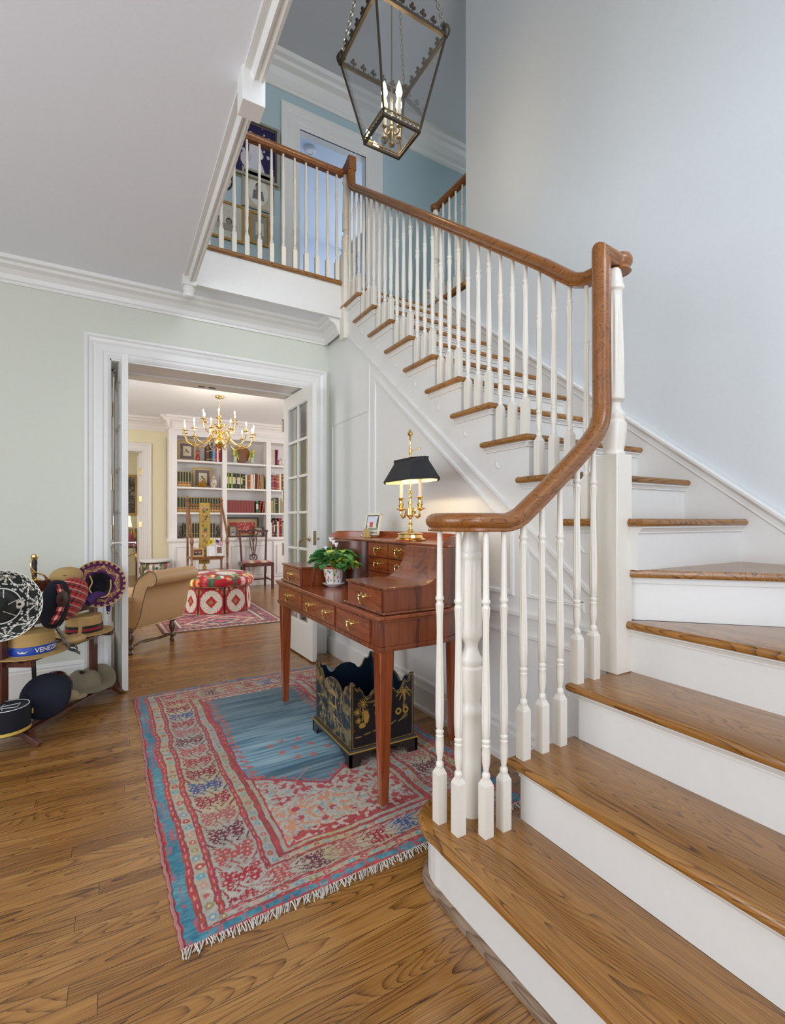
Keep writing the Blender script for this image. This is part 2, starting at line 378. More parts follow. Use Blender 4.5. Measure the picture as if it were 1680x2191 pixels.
# crown mouldings
CROWN = [(0, 0), (0, -.135), (.012, -.135), (.014, -.118), (.022, -.112), (.03, -.085), (.052, -.058), (.085, -.045), (.092, -.03), (.118, -.022), (.122, 0)]
def crown(m, p0, p1, out, z, k=1.0, kz=None):
    """profile run straight from p0 to p1 under a ceiling; out = direction away from the wall"""
    kz = kz or k; vs = []; n = len(CROWN)
    for p in (p0, p1):
        for a, b in CROWN: vs.append((p[0] + out[0]*a*k, p[1] + out[1]*a*k, z + b*kz))
    fs = [(i, (i+1) % n, n + (i+1) % n, n + i) for i in range(n)] + [tuple(range(n)), tuple(range(n, 2*n))[::-1]]
    m.add(vs, fs)
m = MB(); crown(m, (-2.5, YB), (XS - .02, YB), (0, -1), CZ); crown(m, (XS - .03, YB), (XS - .03, YL + .03), (-1, 0), CZ); struct('trim_2', m, 'trim')
m = MB(); crown(m, (-2.5, 4.47), (4.5, 4.47), (0, -1), UZ, 1.35, 1.85); crown(m, (XR, -2.5), (XR, 2.958), (-1, 0), UZ, .8, .9)
crown(m, (XR, 2.958), (4.5, 2.958), (0, 1), UZ, 1.1, 1.5); struct('trim_3', m, 'trim')
# casings
def casing(m, x0, x1, z0, zt, y, w_, t=.03, sgn=-1, sides=(1, 1)):
    """moulded door casing on a wall facing -Y; opening x0..x1 up to zt"""
    P = [(0, 0), (0, .55*t), (.10, .75*t), (.16, .55*t), (.24, .55*t), (.30, .72*t), (.55, .78*t), (.62, .6*t), (.68, .8*t), (.80, .95*t), (.86, 1.25*t), (.97, 1.3*t), (1, 1.05*t), (1, 0)]
    n = len(P)
    path = [(x0, z0, -1, 0), (x0, zt, -1, 1), (x1, zt, 1, 1), (x1, z0, 1, 0)]
    vs = []
    for (x, z, dx, dz) in path:
        for a, b in P: vs.append((x + dx*a*w_, y + sgn*b, z + dz*a*w_))
    fs = []
    for s_ in range(3):
        for i in range(n - 1): fs.append((s_*n+i, s_*n+i+1, (s_+1)*n+i+1, (s_+1)*n+i))
    if sgn > 0: fs = [f[::-1] for f in fs]
    m.add(vs, fs)
m = MB(); casing(m, -.017, 1.395, 0, 2.21, YB, .152)
m.box(-.03, YB - .012, 0, -.012, 4.2, 2.22); m.box(1.378, YB - .012, 0, 1.396, 4.2, 2.22); m.box(-.03, YB - .012, 2.198, 1.396, 4.21, 2.218)
m.box(-.012, 4.0, 0, .0, 4.12, 2.2); m.box(1.366, 4.0, 0, 1.378, 4.12, 2.2); m.box(-.012, 4.0, 2.188, 1.378, 4.05, 2.2)
casing(m, -.017, 1.395, 0, 2.21, 4.2, .13, sgn=1); struct('trim_4', m, 'trim')
m = MB(); casing(m, 1.56, 2.275, 2.98, 4.90, 4.47, .19); m.box(1.54, 4.46, 2.98, 1.56, 4.55, 4.93); m.box(2.275, 4.46, 2.98, 2.295, 4.55, 4.93); m.box(1.54, 4.46, 4.90, 2.295, 4.55, 4.93); struct('trim_5', m, 'trim')
# baseboard
BASE = [(0, 0), (.018, 0), (.018, .15), (.012, .157), (.014, .168), (.006, .185), (0, .19)]
def run(m, p0, p1, out, prof, z=0):
    n = len(prof); vs = []
    for p in (p0, p1):
        for a, b in prof: vs.append((p[0] + out[0]*a, p[1] + out[1]*a, z + b))
    m.add(vs, [(i, (i+1) % n, n + (i+1) % n, n + i) for i in range(n)] + [tuple(range(n)), tuple(range(n, 2*n))[::-1]])
m = MB(); run(m, (-2.5, YB), (-.17, YB), (0, -1), BASE); run(m, (-2.5, -2.5), (-2.5, YB), (1, 0), BASE); struct('baseboard_back', m, 'trim')

# ------------------------------------------------------------ staircase
st = thing('staircase', 'closed oak and white painted staircase turning up beside the pale wall', 'staircase', (1.6, 1.1, 0))
XL = 1.54; YE = 1.115; Y6 = 1.015; RUN = .239; TH = .028
def nose_box(m, x0, y0, z1, x1, y1, front, th=TH):
    """tread slab with half-round front; front in '-x','-y'"""
    r = th / 2
    if front == '-x':
        pr = [(x1, z1 - th), (x1, z1)] + [(x0 + r - r*math.sin(rad(a)), z1 - r + r*math.cos(rad(a))) for a in range(0, 181, 20)]
        m.prism(pr, y0, y1, 'xz')
    else:
        pr = [(y1, z1 - th), (y1, z1)] + [(y0 + r - r*math.sin(rad(a)), z1 - r + r*math.cos(rad(a))) for a in range(0, 181, 20)]
        m.prism(pr, x0, x1, 'yz')
def round_slab(m, poly, z1, th=TH, r=None):
    """closed plan outline with a half-round edge all round"""
    r = th / 2; n = len(poly); rings = []
    ar = sum(poly[i][0] * poly[(i+1) % n][1] - poly[(i+1) % n][0] * poly[i][1] for i in range(n))
    if ar < 0: poly = poly[::-1]
    nor = []
    for i in range(n):
        a = Vector(poly[i-1]); b = Vector(poly[i]); c = Vector(poly[(i+1) % n])
        d0 = (b - a).normalized(); d1 = (c - b).normalized(); q = Vector((d0.y + d1.y, -(d0.x + d1.x)))
        q = q.normalized() if q.length > 1e-6 else Vector((d1.y, -d1.x)); nor.append(q)
    A = [90, 70, 45, 20, 0, -20, -45, -70, -90]; vs = []
    for a in A:
        for i in range(n):
            o = -r + r * math.cos(rad(a)); vs.append((poly[i][0] + nor[i].x*o, poly[i][1] + nor[i].y*o, z1 - r + r*math.sin(rad(a))))
    fs = [tuple(range(n))]; k = len(A)
    for j in range(k - 1):
        for i in range(n): q = (i+1) % n; fs.append((j*n+i, (j+1)*n+i, (j+1)*n+q, j*n+q))
    fs.append(tuple((k-1)*n + i for i in range(n))[::-1])
    m.add(vs, fs, False)
    b = len(s_ := m.sm) - 1 - (k-1)*n
    for i in range(b, len(m.sm) - 1): m.sm[i] = True
YF = -.7
XN = {1: .80, 2: 1.06, 3: 1.33, 4: 1.605}
bull = [(.80, YF), (.80, 1.10)] + [(.95 + .15*math.cos(rad(a)) , 1.17 + .158*math.sin(rad(a))) for a in range(190, 19, -12)] + [(1.088, 1.115), (1.10, 1.10), (1.10, YF)]
m = MB(); round_slab(m, bull, R); wpart('tread', m, 'tread_y', st)
bul2 = [(.832, YF), (.832, 1.10)] + [(.95 + .118*math.cos(rad(a)), 1.17 + .126*math.sin(rad(a))) for a in range(190, 19, -12)] + [(1.075, 1.09), (1.09, 1.08), (1.09, YF)]
m = MB().prism(bul2, 0, R - TH, 'xy'); wpart('riser', m, 'trim', st)
m = MB(); bp = [(x, y) for x, y in bul2[:-1]]
m.sweep([(x, y, .0) for x, y in bp], [(0, 0), (-.020, 0), (-.018, .010), (-.010, .017), (0, .02)], smooth=True); wpart('shoe_moulding', m, 'shoe', st)
cove = [(0, 0), (.020, 0), (.020, -.005), (.013, -.009), (.007, -.020), (.007, -.024), (0, -.024)]
for n in (2, 3):
    x0 = XN[n]; x1 = XN[n+1] + .045
    m = MB(); round_slab(m, [(x0, YF), (x0, YE), (x1, YE), (x1, YF)], n*R); wpart('tread', m, 'tread_y', st)
    m = MB().box(x0 + .032, YF, (n-1)*R, x1, YE - .03, n*R - TH); run(m, (x0 + .032, YF), (x0 + .032, YE - .03), (-1, 0), cove, n*R - TH); wpart('riser', m, 'trim', st)
# winders
m = MB(); round_slab(m, [(1.605, YF), (1.605, 1.085), (1.66, 1.085), (XR - .02, .37), (XR - .02, YF)], 4*R); wpart('tread', m, 'tread_y', st)
m = MB().prism([(1.637, YF), (1.637, 1.10), (XR - .02, 1.10), (XR - .02, YF)], 3*R, 4*R - TH, 'xy'); run(m, (1.637, YF), (1.637, 1.08), (-1, 0), cove, 4*R - TH); wpart('riser', m, 'trim', st)
m = MB(); round_slab(m, [(1.615, 1.085), (XR - .02, .31), (XR - .02, 1.06), (1.66, 1.085)], 5*R); wpart('tread', m, 'tread_x', st)
m = MB().prism([(1.64, 1.105), (XR - .02, .355), (XR - .02, 1.10)], 4*R, 5*R - TH, 'xy'); m.sweep([(1.64, 1.094, 5*R - TH), (XR - .02, .345, 5*R - TH)], [(0, 0), (.0, -.022), (-.007, -.020), (-.012, -.008), (-.02, -.004), (-.02, 0)], smooth=False); wpart('riser', m, 'trim', st)
for n in range(6, 16):
    y0 = Y6 + (n-6)*RUN; y1 = y0 + RUN + .035
    xl = XL if n > 6 else XL
    m = MB()
    if n == 6: round_slab(m, [(1.612, y0), (XR - .02, y0), (XR - .02, y1), (1.612, y1)], n*R); round_slab(m, [(XL, 1.17), (1.65, 1.17), (1.65, y1 + .03), (XL, y1 + .03)], n*R)
    else: round_slab(m, [(XL, y0), (XR - .02, y0), (XR - .02, y1), (XS, y1), (XS, y1 + .035), (XL, y1 + .035)], n*R)
    wpart('tread', m, 'tread_x', st)
    xa = 1.630 if n == 6 else XS + .004
    m = MB().box(xa, y0 + .03, (n-1)*R, XR - .02, y0 + (.10 if n == 6 else .05), n*R - TH)
    run(m, (xa if n == 6 else XS - .015, y0 + .03), (XR - .02, y0 + .03), (0, -1), cove, n*R - TH); run(m, (XS, max(y0 + .03, 1.17)), (XS, y1 + .03), (-1, 0), cove, n*R - TH); wpart('riser', m, 'trim', st)
m = MB(); nose_box(m, XL, YL - .02, 16*R, XR, YL + .08, '-y'); wpart('tread', m, 'tread_x', st)
m = MB().box(XS + .004, YL, 15*R, XR, YL + .02, 16*R - TH); run(m, (XS, YL), (XR, YL), (0, -1), cove, 16*R - TH); wpart('riser', m, 'trim', st)
# closed side wall under the flight: one sawtooth board
pol = [(1.135, 0), (YB, 0), (YB, CZ), (YL + .03, CZ), (YL + .03, 16*R - TH)]
pol = [(1.135, 0), (YB, 0), (YB, CZ), (YL + .02, CZ), (YL + .02, 16*R - TH), (YL, 16*R - TH), (YL, 15*R - TH)]
for n in range(15, 6, -1):
    y = Y6 + (n-6)*RUN + .032; pol += [(y, n*R - TH), (y, (n-1)*R - TH)]
pol += [(1.135, 6*R - TH)]
m = MB().prism(pol, XS, XS + .03, 'yz')
slope = R / RUN
def dz(y, off): return 6*R + (y - Y6) * slope - off
strip = [(0, 0), (-.006, .004), (-.009, .012), (-.005, .016), (-.005, .024), (0, .028)]
def rail_strip(m, pts, closed=False, k=1.0):
    m.sweep([(XS, y, z) for y, z in pts], [(-.014*k, 0), (-.010*k, .008*k), (-.003*k, .010*k), (0, .006*k), (.004*k, .010*k), (.010*k, .008*k), (.014*k, 0)], up=(-1, 0, 0), closed=closed, smooth=False)
rail_strip(m, [(1.18, dz(1.18, .43)), (3.52, dz(3.52, .43))])
a0 = .52
rail_strip(m, [(2.95, .78), (1.62, .78), (1.62, dz(1.62, a0)), (2.95, dz(2.95, a0))], True)
rail_strip(m, [(1.52, .78), (1.24, .78), (1.24, dz(1.24, a0)+.0), (1.52, dz(1.52, a0))], True, .8)
for y0, y1 in ((1.24, 2.02), (2.14, 2.95)): rail_strip(m, [(y0, .17), (y1, .17), (y1, .60), (y0, .60)], True)
rail_strip(m, [(3.05, .20), (3.70, .20), (3.70, 1.90), (3.05, 1.90)], True, .7)
rail_strip(m, [(3.04, 0.14), (3.04, 2.25)], False, .6)
m.box(XS - .001, 3.0, 1.955, XS, 3.74, 1.958)
m.prism([(1.135, 0), (3.76, 0), (3.76, .13), (1.135, .13)], XS - .016, XS, 'yz'); m.box(XS - .028, 1.135, .0, XS, 3.0, .02)
m.prism([(1.2, .685), (3.0, .685), (3.0, .70), (1.2, .70)], XS - .02, XS, 'yz')
wpart('side_panelling', m, 'trim', st, .002)
for n in range(6, 16):
    y0 = Y6 + (n-6)*RUN + .03; z = n*R - .13
    m = MB(); c = [(XS - .002, y0 + .20 - .02 + .022*math.cos(rad(t)), z + .03 + .032*math.sin(rad(t))) for t in range(-100, 40, 14)]
    k = len(c); m.tube(c, .0045, 6, scale=[.25 + .75*math.sin(PI*i/(k-1)) for i in range(k)]); wpart('scroll_bracket', m, 'trim', st)
# skirt against the wall
def skirt_z(y): return 1.11 + .779*(y - .88)
m = MB().prism([(YF, .0), (YL + .02, .0), (YL + .02, skirt_z(YL)), (.88, skirt_z(.88)), (.80, 1.04), (YF, .98)], XR - .02, XR - .001, 'yz')
m.sweep([(XR - .02, YF, .98), (XR - .02, .80, 1.045), (XR - .02, .88, skirt_z(.88)), (XR - .02, YL, skirt_z(YL))], [(.008, -.046), (-.001, -.046), (-.006, -.040), (-.004, -.034), (-.004, -.018), (-.012, -.010), (-.018, -.004), (-.018, .006), (-.010, .012), (.018, .012)], up=(0, 0, 1), smooth=False)
wpart('skirt_board', m, 'trim', st)

# ------------------------------------------------------------ balustrade
RP = [(-.021, 0), (.021, 0), (.0235, .004), (.0215, .009), (.0195, .012), (.0265, .019), (.0305, .028), (.030, .038), (.024, .047), (.012, .0535), (0, .0555),
      (-.012, .0535), (-.024, .047), (-.030, .038), (-.0305, .028), (-.0265, .019), (-.0195, .012), (-.0215, .009), (-.0235, .004)]
def rail_z(y):   # underside of the main rail
    pts = [(1.10, 2.015), (1.24, 2.02), (1.30, 2.045), (1.36, 2.095), (1.45, 2.172), (3.20, 2.172 + 1.75*.779), (3.36, 3.69)]
    for (a, b), (c, d) in zip(pts, pts[1:]):
        if y <= c: return b + (d-b)*(y-a)/(c-a)
    return 3.75
bs = thing('stair_balustrade', 'oak handrail on cream turned balusters climbing the staircase', 'balustrade', (1.6, 1.1, 0))
def bal_mesh(L):
    """square block, turned vase, fluted shaft, collar and plain pin of height L"""
    mb = MB(); q = .0158; mb.box(-q, -q, 0, q, q, .150)
    mb.add([(-q,-q,.150),(q,-q,.150),(q,q,.150),(-q,q,.150),(-.008,-.008,.168),(.008,-.008,.168),(.008,.008,.168),(-.008,.008,.168)], [(0,1,5,4),(1,2,6,5),(2,3,7,6),(3,0,4,7)])
    pr = [(.0075, .158), (.010, .166), (.0125, .173), (.0115, .182), (.0075, .187), (.0085, .195), (.0118, .215), (.0128, .240), (.0118, .262), (.0128, .264), (.0095, .268), (.0128, .274), (.0128, .279), (.0085, .284),
          (.0115, .290), (.0132, .33), (.0128, .40), (.0105, .50), (.0092, .58), (.0098, .63), (.0125, .664), (.0125, .668), (.0095, .674), (.0095, .678), (.0130, .683), (.0130, .689), (.0100, .694), (.0098, .72), (.0080, max(L, .73))]
    mb.lathe(pr, seg=48, flute=(.291, .665, .80, 8)); return mb.mesh('baluster', 'baluster')
def bal(parent, x, y, z, ztop, rz=0):
    o = link('baluster', bal_mesh(ztop - z + .006), parent, Vector((x, y, z)) - parent.location, rz); return o
XB = 1.585
for n in range(6, 16):
    for k in range(3):
        y = Y6 + (n-6)*RUN + .052 + k*RUN/3
        if y < 1.19: continue
        bal(bs, XB, y, n*R, rail_z(y))
low = [(1.366, 1.095, 3), (1.455, 1.098, 3), (1.102, 1.083, 2), (1.188, 1.086, 2), (1.276, 1.090, 2), (1.014, 1.076, 1), (.946, 1.078, 1), (.882, 1.126, 1), (.868, 1.201, 1)]
def low_z(x):
    pts = [(.5, 1.078), (1.02, 1.078), (1.06, 1.084), (1.10, 1.103), (1.2116, 1.1807), (1.374, 1.304), (1.45, 1.366), (1.52, 1.45)]
    for (a, b), (c, d) in zip(pts, pts[1:]):
        if x <= c: return b + (d-b)*(x-a)/(c-a)
    return 1.5
for x, y, n in low: bal(bs, x, y, n*R, low_z(x))
# handrails
vol = spline([(1.00, 1.225, 1.078), (.975, 1.262, 1.078), (.915, 1.268, 1.078), (.868, 1.222, 1.078), (.866, 1.15, 1.078), (.905, 1.095, 1.078), (.965, 1.078, 1.078), (1.02, 1.078, 1.078), (1.065, 1.080, 1.087)], 7)
pth = [tuple(p) for p in vol] + [(x, 1.08 + (x-1.06)*.04, low_z(x)) for x in (1.10, 1.14, 1.2116, 1.30, 1.374, 1.42)]
cor = spline([(1.45, 1.096, 1.368), (1.49, 1.098, 1.408), (1.518, 1.10, 1.452), (1.531, 1.102, 1.50), (1.534, 1.103, 1.55)], 5)
pth += [tuple(p) for p in cor] + [(1.535, 1.104, 1.62), (1.535, 1.106, 2.00), (1.535, 1.106, 2.040), (1.60, 1.112, 2.040), (1.655, 1.118, 2.040)]
ups = [(0, 0, 1)] * len(vol) + [(0, 0, 1)] * 6
ups += [(-.5, 0, .86)] * len(cor) + [(-1, 0, .0)] * 2 + [(-1, 0, 1)] + [(0, 0, 1)] * 2
m = MB(); m.sweep(pth, RP, ups=ups)
m.lathe([(.040, 1.078), (.043, 1.083), (.040, 1.090), (.050, 1.105), (.052, 1.118), (.044, 1.130), (.02, 1.1335), (.002, 1.134)], (.967, 1.19, 0), 28)
wpart('handrail', m, 'rail_x', bs, label='lower oak handrail curling over the bottom newel')
# upright and cap over the corner newel
m = MB(); m.lathe([(.038, 2.030), (.043, 2.034), (.038, 2.042), (.037, 2.048), (.046, 2.062), (.047, 2.078), (.040, 2.092), (.02, 2.0965), (.001, 2.097)], (1.628, 1.118, 0), 28); wpart('handrail_cap', m, 'rail_x', bs)
pts = [(XB, y, rail_z(y)) for y in (1.135, 1.20, 1.24, 1.27, 1.30, 1.33, 1.36, 1.40, 1.45, 1.8, 2.4, 3.0, 3.18)]
pts += [tuple(p) for p in spline([(XB, 3.22, 3.551), (XB, 3.30, 3.612), (XB, 3.355, 3.665), (XB, 3.375, 3.72), (XB, 3.378, 3.80)], 5)] + [(XB, 3.378, 3.83)]
m = MB(); m.sweep(pts, RP, ups=[(0, -1e-3, 1)] * 13 + [(0, -.6, .8)] * 21 + [(0, -1, 0)])
m.prism([(3.322, 3.80), (3.378, 3.80), (3.378, 3.822), (3.47, 3.822), (3.47, 3.878), (3.40, 3.888), (3.35, 3.91), (3.325, 3.905)], XB - .029, XB + .029, 'yz')
wpart('handrail', m, 'rail', bs)
def newel_big(parent, x, y, z0, zb, zt, k=1.0, hb=.044):
    mb = MB(); mb.box(x - hb, y - hb, z0, x + hb, y + hb, zb)
    L = zt - zb; f = L / .681
    pr = [(.036, 0), (.040, .004), (.038, .010), (.034, .016), (.040, .05), (.0444, .095), (.0444, .118), (.037, .124), (.037, .130), (.041, .138), (.041, .148), (.036, .154), (.028, .165), (.023, .181), (.024, .19), (.033, .199), (.0375, .202), (.0375, .2105),
          (.0372, .23), (.0360, .346), (.0315, .50), (.029, .575), (.029, .590), (.031, .598), (.0365, .603), (.0365, .618), (.031, .624), (.0315, .634), (.028, .66), (.023, .681)]
    mb.lathe([(r*k, z*f) for r, z in pr], (x, y, zb), 72, flute=(.235*f, .572*f, .87, 12)); wpart('newel_post', mb, 'baluster', parent, .003)
newel_big(bs, 1.597, 1.118, 3*R, 1.351, 2.036)
m = MB().box(1.60, 1.10, 3*R, 1.672, 1.22, 6*R - TH); wpart('newel_filler', m, 'trim', st)
newel_big(bs, XB, 3.44, 2.53, 3.20, 3.83, .9, .042)
m = MB(); pr = [(.0315, R), (.0315, .46), (.033, .50), (.035, .505), (.035, .52), (.031, .53), (.028, .545), (.034, .585), (.0365, .62), (.0365, .648), (.031, .655), (.035, .668), (.035, .678), (.028, .690), (.021, .71), (.022, .725), (.031, .742), (.034, .748), (.034, .77),
      (.0345, .80), (.032, .95), (.031, .98), (.031, .99), (.033, .995), (.033, 1.008), (.030, 1.013), (.031, 1.02), (.029, 1.035), (.024, 1.06), (.024, 1.085)]
m.lathe(pr, (.977, 1.184, 0), 72, flute=(.775, .965, .86, 12)); wpart('newel_post', m, 'baluster', bs, label='round turned bottom newel inside the curl of the rail')

lb = thing('landing_balustrade', 'level oak handrail and cream balusters along the upper landing edge', 'balustrade', (1.0, YL, 2.98))
for x in (.47, .558, .646, .734, .822, .911, .999, 1.087, 1.175, 1.263, 1.351, 1.439, 1.515): bal(lb, x, YL + .022, 2.98, 3.822)
m = MB(); m.sweep([(.44, YL + .022, 3.822), (1.56, YL + .022, 3.822)], RP); wpart('handrail', m, 'rail_x', lb)
m = MB(); nose_box(m, .43, YL - .022, 2.985, XL + .01, YL + .06, '-y', .03); wpart('nosing', m, 'tread_x', lb)
m = MB(); m.box(.392, YL - .06, 2.66, .474, YL + .022, 3.15); m.lathe([(.02, 2.585), (.034, 2.592), (.038, 2.605), (.036, 2.618), (.030, 2.626), (.036, 2.632), (.038, 2.645), (.032, 2.662)], (.433, YL - .019, 0), 20); wpart('newel_post', m, 'trim', lb, .002)
ug = thing('upper_hall_balustrade', 'short oak rail and balusters guarding the landing side beside the tall pale wall', 'balustrade', (2.46, 3.4, 2.98))
for k in range(5): bal(ug, 2.455, 2.995 + k*.088, 2.98, 3.84)
m = MB(); m.sweep([(2.455, 2.96, 3.84), (2.455, 3.46, 3.84)], RP); m.lathe([(.040, 3.845), (.046, 3.86), (.046, 3.88), (.03, 3.895), (.002, 3.898)], (2.455, 3.46, 0), 20); wpart('handrail', m, 'rail', ug)
newel_big(ug, 2.455, 3.46, 2.965, 3.22, 3.845, .9, .042)
m = MB(); nose_box(m, 2.36, 2.958, 2.985, 2.47, YL + .03, '-x', .03); wpart('nosing', m, 'tread_y', ug)
up = thing('drop_newel', 'square white post end hanging below the ceiling edge of the stairwell', 'post', (.434, 1.767, 2.6))
m = MB().box(.394, 1.725, 2.6, .475, 1.809, 3.95); wpart('post', m, 'trim', up, .002)
# ------------------------------------------------------------ patterns that belong to fabrics and painted surfaces
def hsh(i, j, s): return np.modf(np.abs(np.sin(i*127.1 + j*311.7 + s*74.7) * 43758.5453))[0]
def vn(x, y, s=0):
    i = np.floor(x); j = np.floor(y); f = x - i; g = y - j; f = f*f*(3-2*f); g = g*g*(3-2*g)
    return (hsh(i, j, s)*(1-f) + hsh(i+1, j, s)*f)*(1-g) + (hsh(i, j+1, s)*(1-f) + hsh(i+1, j+1, s)*f)*g
class Canvas:
    """colour pattern on a sheet w x h metres, sampled on a (nu+1)x(nv+1) lattice"""
    def __init__(s, nu, nv, w_, h_, base):
        s.nu, s.nv = nu, nv; s.X, s.Y = np.meshgrid(np.linspace(0, w_, nu+1), np.linspace(0, h_, nv+1), indexing='ij')
        s.c = np.zeros(s.X.shape + (3,)); s.c[:] = base
    def put(s, mask, col): s.c[mask] = col; return s
    def disc(s, x, y, r, col, ry=None): return s.put(((s.X-x)/r)**2 + ((s.Y-y)/(ry or r))**2 < 1, col)
    def ring(s, x, y, r, t, col):
        d = np.hypot(s.X-x, s.Y-y); return s.put(abs(d-r) < t/2, col)
    def rect(s, x0, y0, x1, y1, col): return s.put((s.X >= x0) & (s.X <= x1) & (s.Y >= y0) & (s.Y <= y1), col)
    def line(s, pts, t, col):
        for (ax, ay), (bx, by) in zip(pts, pts[1:]):
            dx, dy = bx-ax, by-ay; q = np.clip(((s.X-ax)*dx + (s.Y-ay)*dy) / max(dx*dx+dy*dy, 1e-12), 0, 1)
            s.put(np.hypot(s.X-ax-q*dx, s.Y-ay-q*dy) < t/2, col)
        return s
    def poly(s, pts, col):
        ins = np.zeros(s.X.shape, bool); n = len(pts)
        for i in range(n):
            (ax, ay), (bx, by) = pts[i], pts[(i+1) % n]
            if ay == by: continue
            ins ^= ((ay > s.Y) != (by > s.Y)) & (s.X < (bx-ax)*(s.Y-ay)/(by-ay) + ax)
        return s.put(ins, col)
    def fn(s): return lambda U, V: s.c
for nm, kw in (('v_rug', dict(rough=.95, bump=.5, bscale=420, sheen=.15, fuzz=.22)), ('v_cloth', dict(rough=.85, bump=.15, bscale=500, sheen=.1, fuzz=.06)),
               ('v_lacquer', dict(rough=.34, coat=.5, fuzz=.15, bscale=40)), ('v_paint', dict(rough=.45, coat=.15, fuzz=.04)), ('v_glaze', dict(rough=.15, coat=.6, fuzz=.02))):
    M[nm] = vcol(nm, **kw)

# ------------------------------------------------------------ hall rug
def rug_pattern(nu, nv, W, L):
    cv = Canvas(nu, nv, W, L, (.60, .52, .40)); X, Y = cv.X, cv.Y; rs = random.Random(3)
    wob = (vn(X*9, Y*9, 1)-.5)*.016 + (vn(X*40, Y*40, 2)-.5)*.006
    dx = np.minimum(X, W-X) + wob; dyb = (Y + wob)*1.62; dyt = (L - Y + wob)*1.25
    dyb = np.where(dyb > .35, .35 + (dyb-.35)*.62, dyb)
    dy = np.minimum(dyb, dyt); d = np.minimum(dx, dy); side = dx <= dy
    al = np.where(side, Y, X); ac = d
    sc_ = .55 + .8*vn(X*55, Y*150, 61)*vn(X*20, Y*20, 62) + .1; red = np.stack([(.42 + .16*vn(X*60, Y*60, 5))*sc_, (.035 + .06*vn(X*50, Y*50, 6))*sc_, (.035 + .05*vn(X*55, Y*55, 7))*sc_], -1)
    st_ = vn(X*30, Y*9, 8)*.5 + .5*vn(X*80, Y*160, 9); blue = np.stack([.012 + .20*st_**2, .11 + .28*st_**1.3, .17 + .24*st_], -1)
    cr_ = .72 + .30*vn(X*90, Y*110, 14) + .2*(vn(X*6, Y*7, 15)-.5); gold_ = np.clip(vn(X*4, Y*5, 13)*1.6 - .4, 0, 1); cream = np.stack([(.47 + .08*gold_)*cr_, (.43 + .02*gold_)*cr_, (.37 - .12*gold_)*cr_], -1)
    g = cream.copy()
    def z(a, b): return (d >= a) & (d < b)
    C1 = z(.0, .047); g[C1] = blue[C1]
    pk = (vn(X*120, Y*14, 21)*.7 + .3*vn(X*60, Y*220, 23) > .66) & z(0, .05); g[pk] = (.42, .10, .13)
    for a, b in ((-.1, .009), (.047, .067), (.107, .124), (.272, .288), (.326, .344), (.362, .37)): m = z(a, b); g[m] = red[m]
    for a, b in ((.065, .069), (.105, .108), (.123, .127), (.271, .274), (.287, .290), (.324, .327), (.343, .346)): m = z(a, b); g[m] = (.20, .05, .06)
    mid = z(.055, .059) | z(.113, .117) | z(.278, .281); g[mid & (np.sin(al*160) > 0)] = (.62, .30, .26)
    pal = [(.42, .06, .06), (.16, .30, .40), (.30, .24, .12), (.48, .10, .09), (.52, .28, .22), (.12, .34, .42)]
    # small flower guards
    for c0, pr, r in ((.087, .045, .0145), (.307, .036, .0105)):
        k = np.floor(al/pr); a = al/pr - k - .5; q = np.hypot(a*pr, (ac-c0)*1.05 + (hsh(k, 0, 4)-.5)*.004)*(.75 + .7*vn(X*110, Y*110, 77)) + (hsh(k, 1, 4) > .8)*.004
        inb = z(c0-.019, c0+.019)
        for i, c in enumerate(pal): m = inb & (q < r) & (np.mod(k, len(pal)) == i); g[m] = c
        g[inb & (q < r*.35)] = (.66, .52, .28)
    # main border: bunches of three to five blossoms on leafy stalks
    pr = .118; k = np.floor(al/pr); a = (al/pr - k - .5)*pr; b = ac - .198; inb = z(.128, .270)
    b = b + (vn(X*40, Y*40, 31)-.5)*.006; a = a + (vn(X*35, Y*35, 32)-.5)*.006
    cols = [(.24, .012, .022), (.36, .022, .030), (.42, .07, .06), (.12, .022, .035), (.40, .12, .10), (.30, .015, .025), (.035, .09, .24)]
    ph = np.mod(k, 7)
    shape = np.zeros_like(X, bool); eye = np.zeros_like(X, bool)
    for (fa, fb, fr) in ((.0, .045, .018), (.022, .024, .016), (.022, -.022, .016), (-.022, .040, .014), (.034, .054, .013), (.034, -.048, .013), (0, -.045, .016), (-.026, -.042, .012), (.0, 0, .017)):
        q = np.hypot(a-fa, b-fb); an = np.arctan2(b-fb, a-fa); shape |= q < fr*(1+.22*np.cos(6*an)); eye |= q < fr*.30
    leaf = (np.abs(np.abs(b) - .02 - .35*np.abs(a+.03) - .008*np.sin(a*260)) < .0042) | (np.abs(b - .012*np.sin(a*60)) < .003) | (np.abs(np.abs(b)*.8 - .045 - .5*(a+.05)) < .003)
    for i, c in enumerate(cols):
        m = inb & (ph == i); g[m & leaf] = tuple(x*.9 for x in c); g[m & shape] = c
    g[inb & eye] = (.62, .42, .36); g[inb & shape & (vn(X*140, Y*140, 33) > .78)] = (.46, .16, .14); g[inb & (leaf | shape) & (vn(X*200, Y*200, 34) > .88)] = (.42, .34, .26)
    # field
    F = d >= .37; Yb = Y; xc = X - W/2
    sp = vn(X*85, Y*85, 41); sp2 = vn(X*38, Y*30, 42)
    ground = np.stack([.46 + .08*vn(X*8, Y*8, 43), .45 + .04*vn(X*8, Y*8, 44), .37 + .06*vn(X*9, Y*7, 45)], -1)*(.75 + .4*vn(X*160, Y*160, 46))[..., None]
    g[F] = ground[F]; g[F & (sp > .58)] = (.48, .20, .17); g[F & (sp > .72) & (sp2 > .45)] = (.40, .05, .06); g[F & (sp < .17)] = (.28, .36, .36)
    zone = F & (Y < .47) & (X < W*.55); g[zone & (sp > .62)] = (.62, .28, .15)
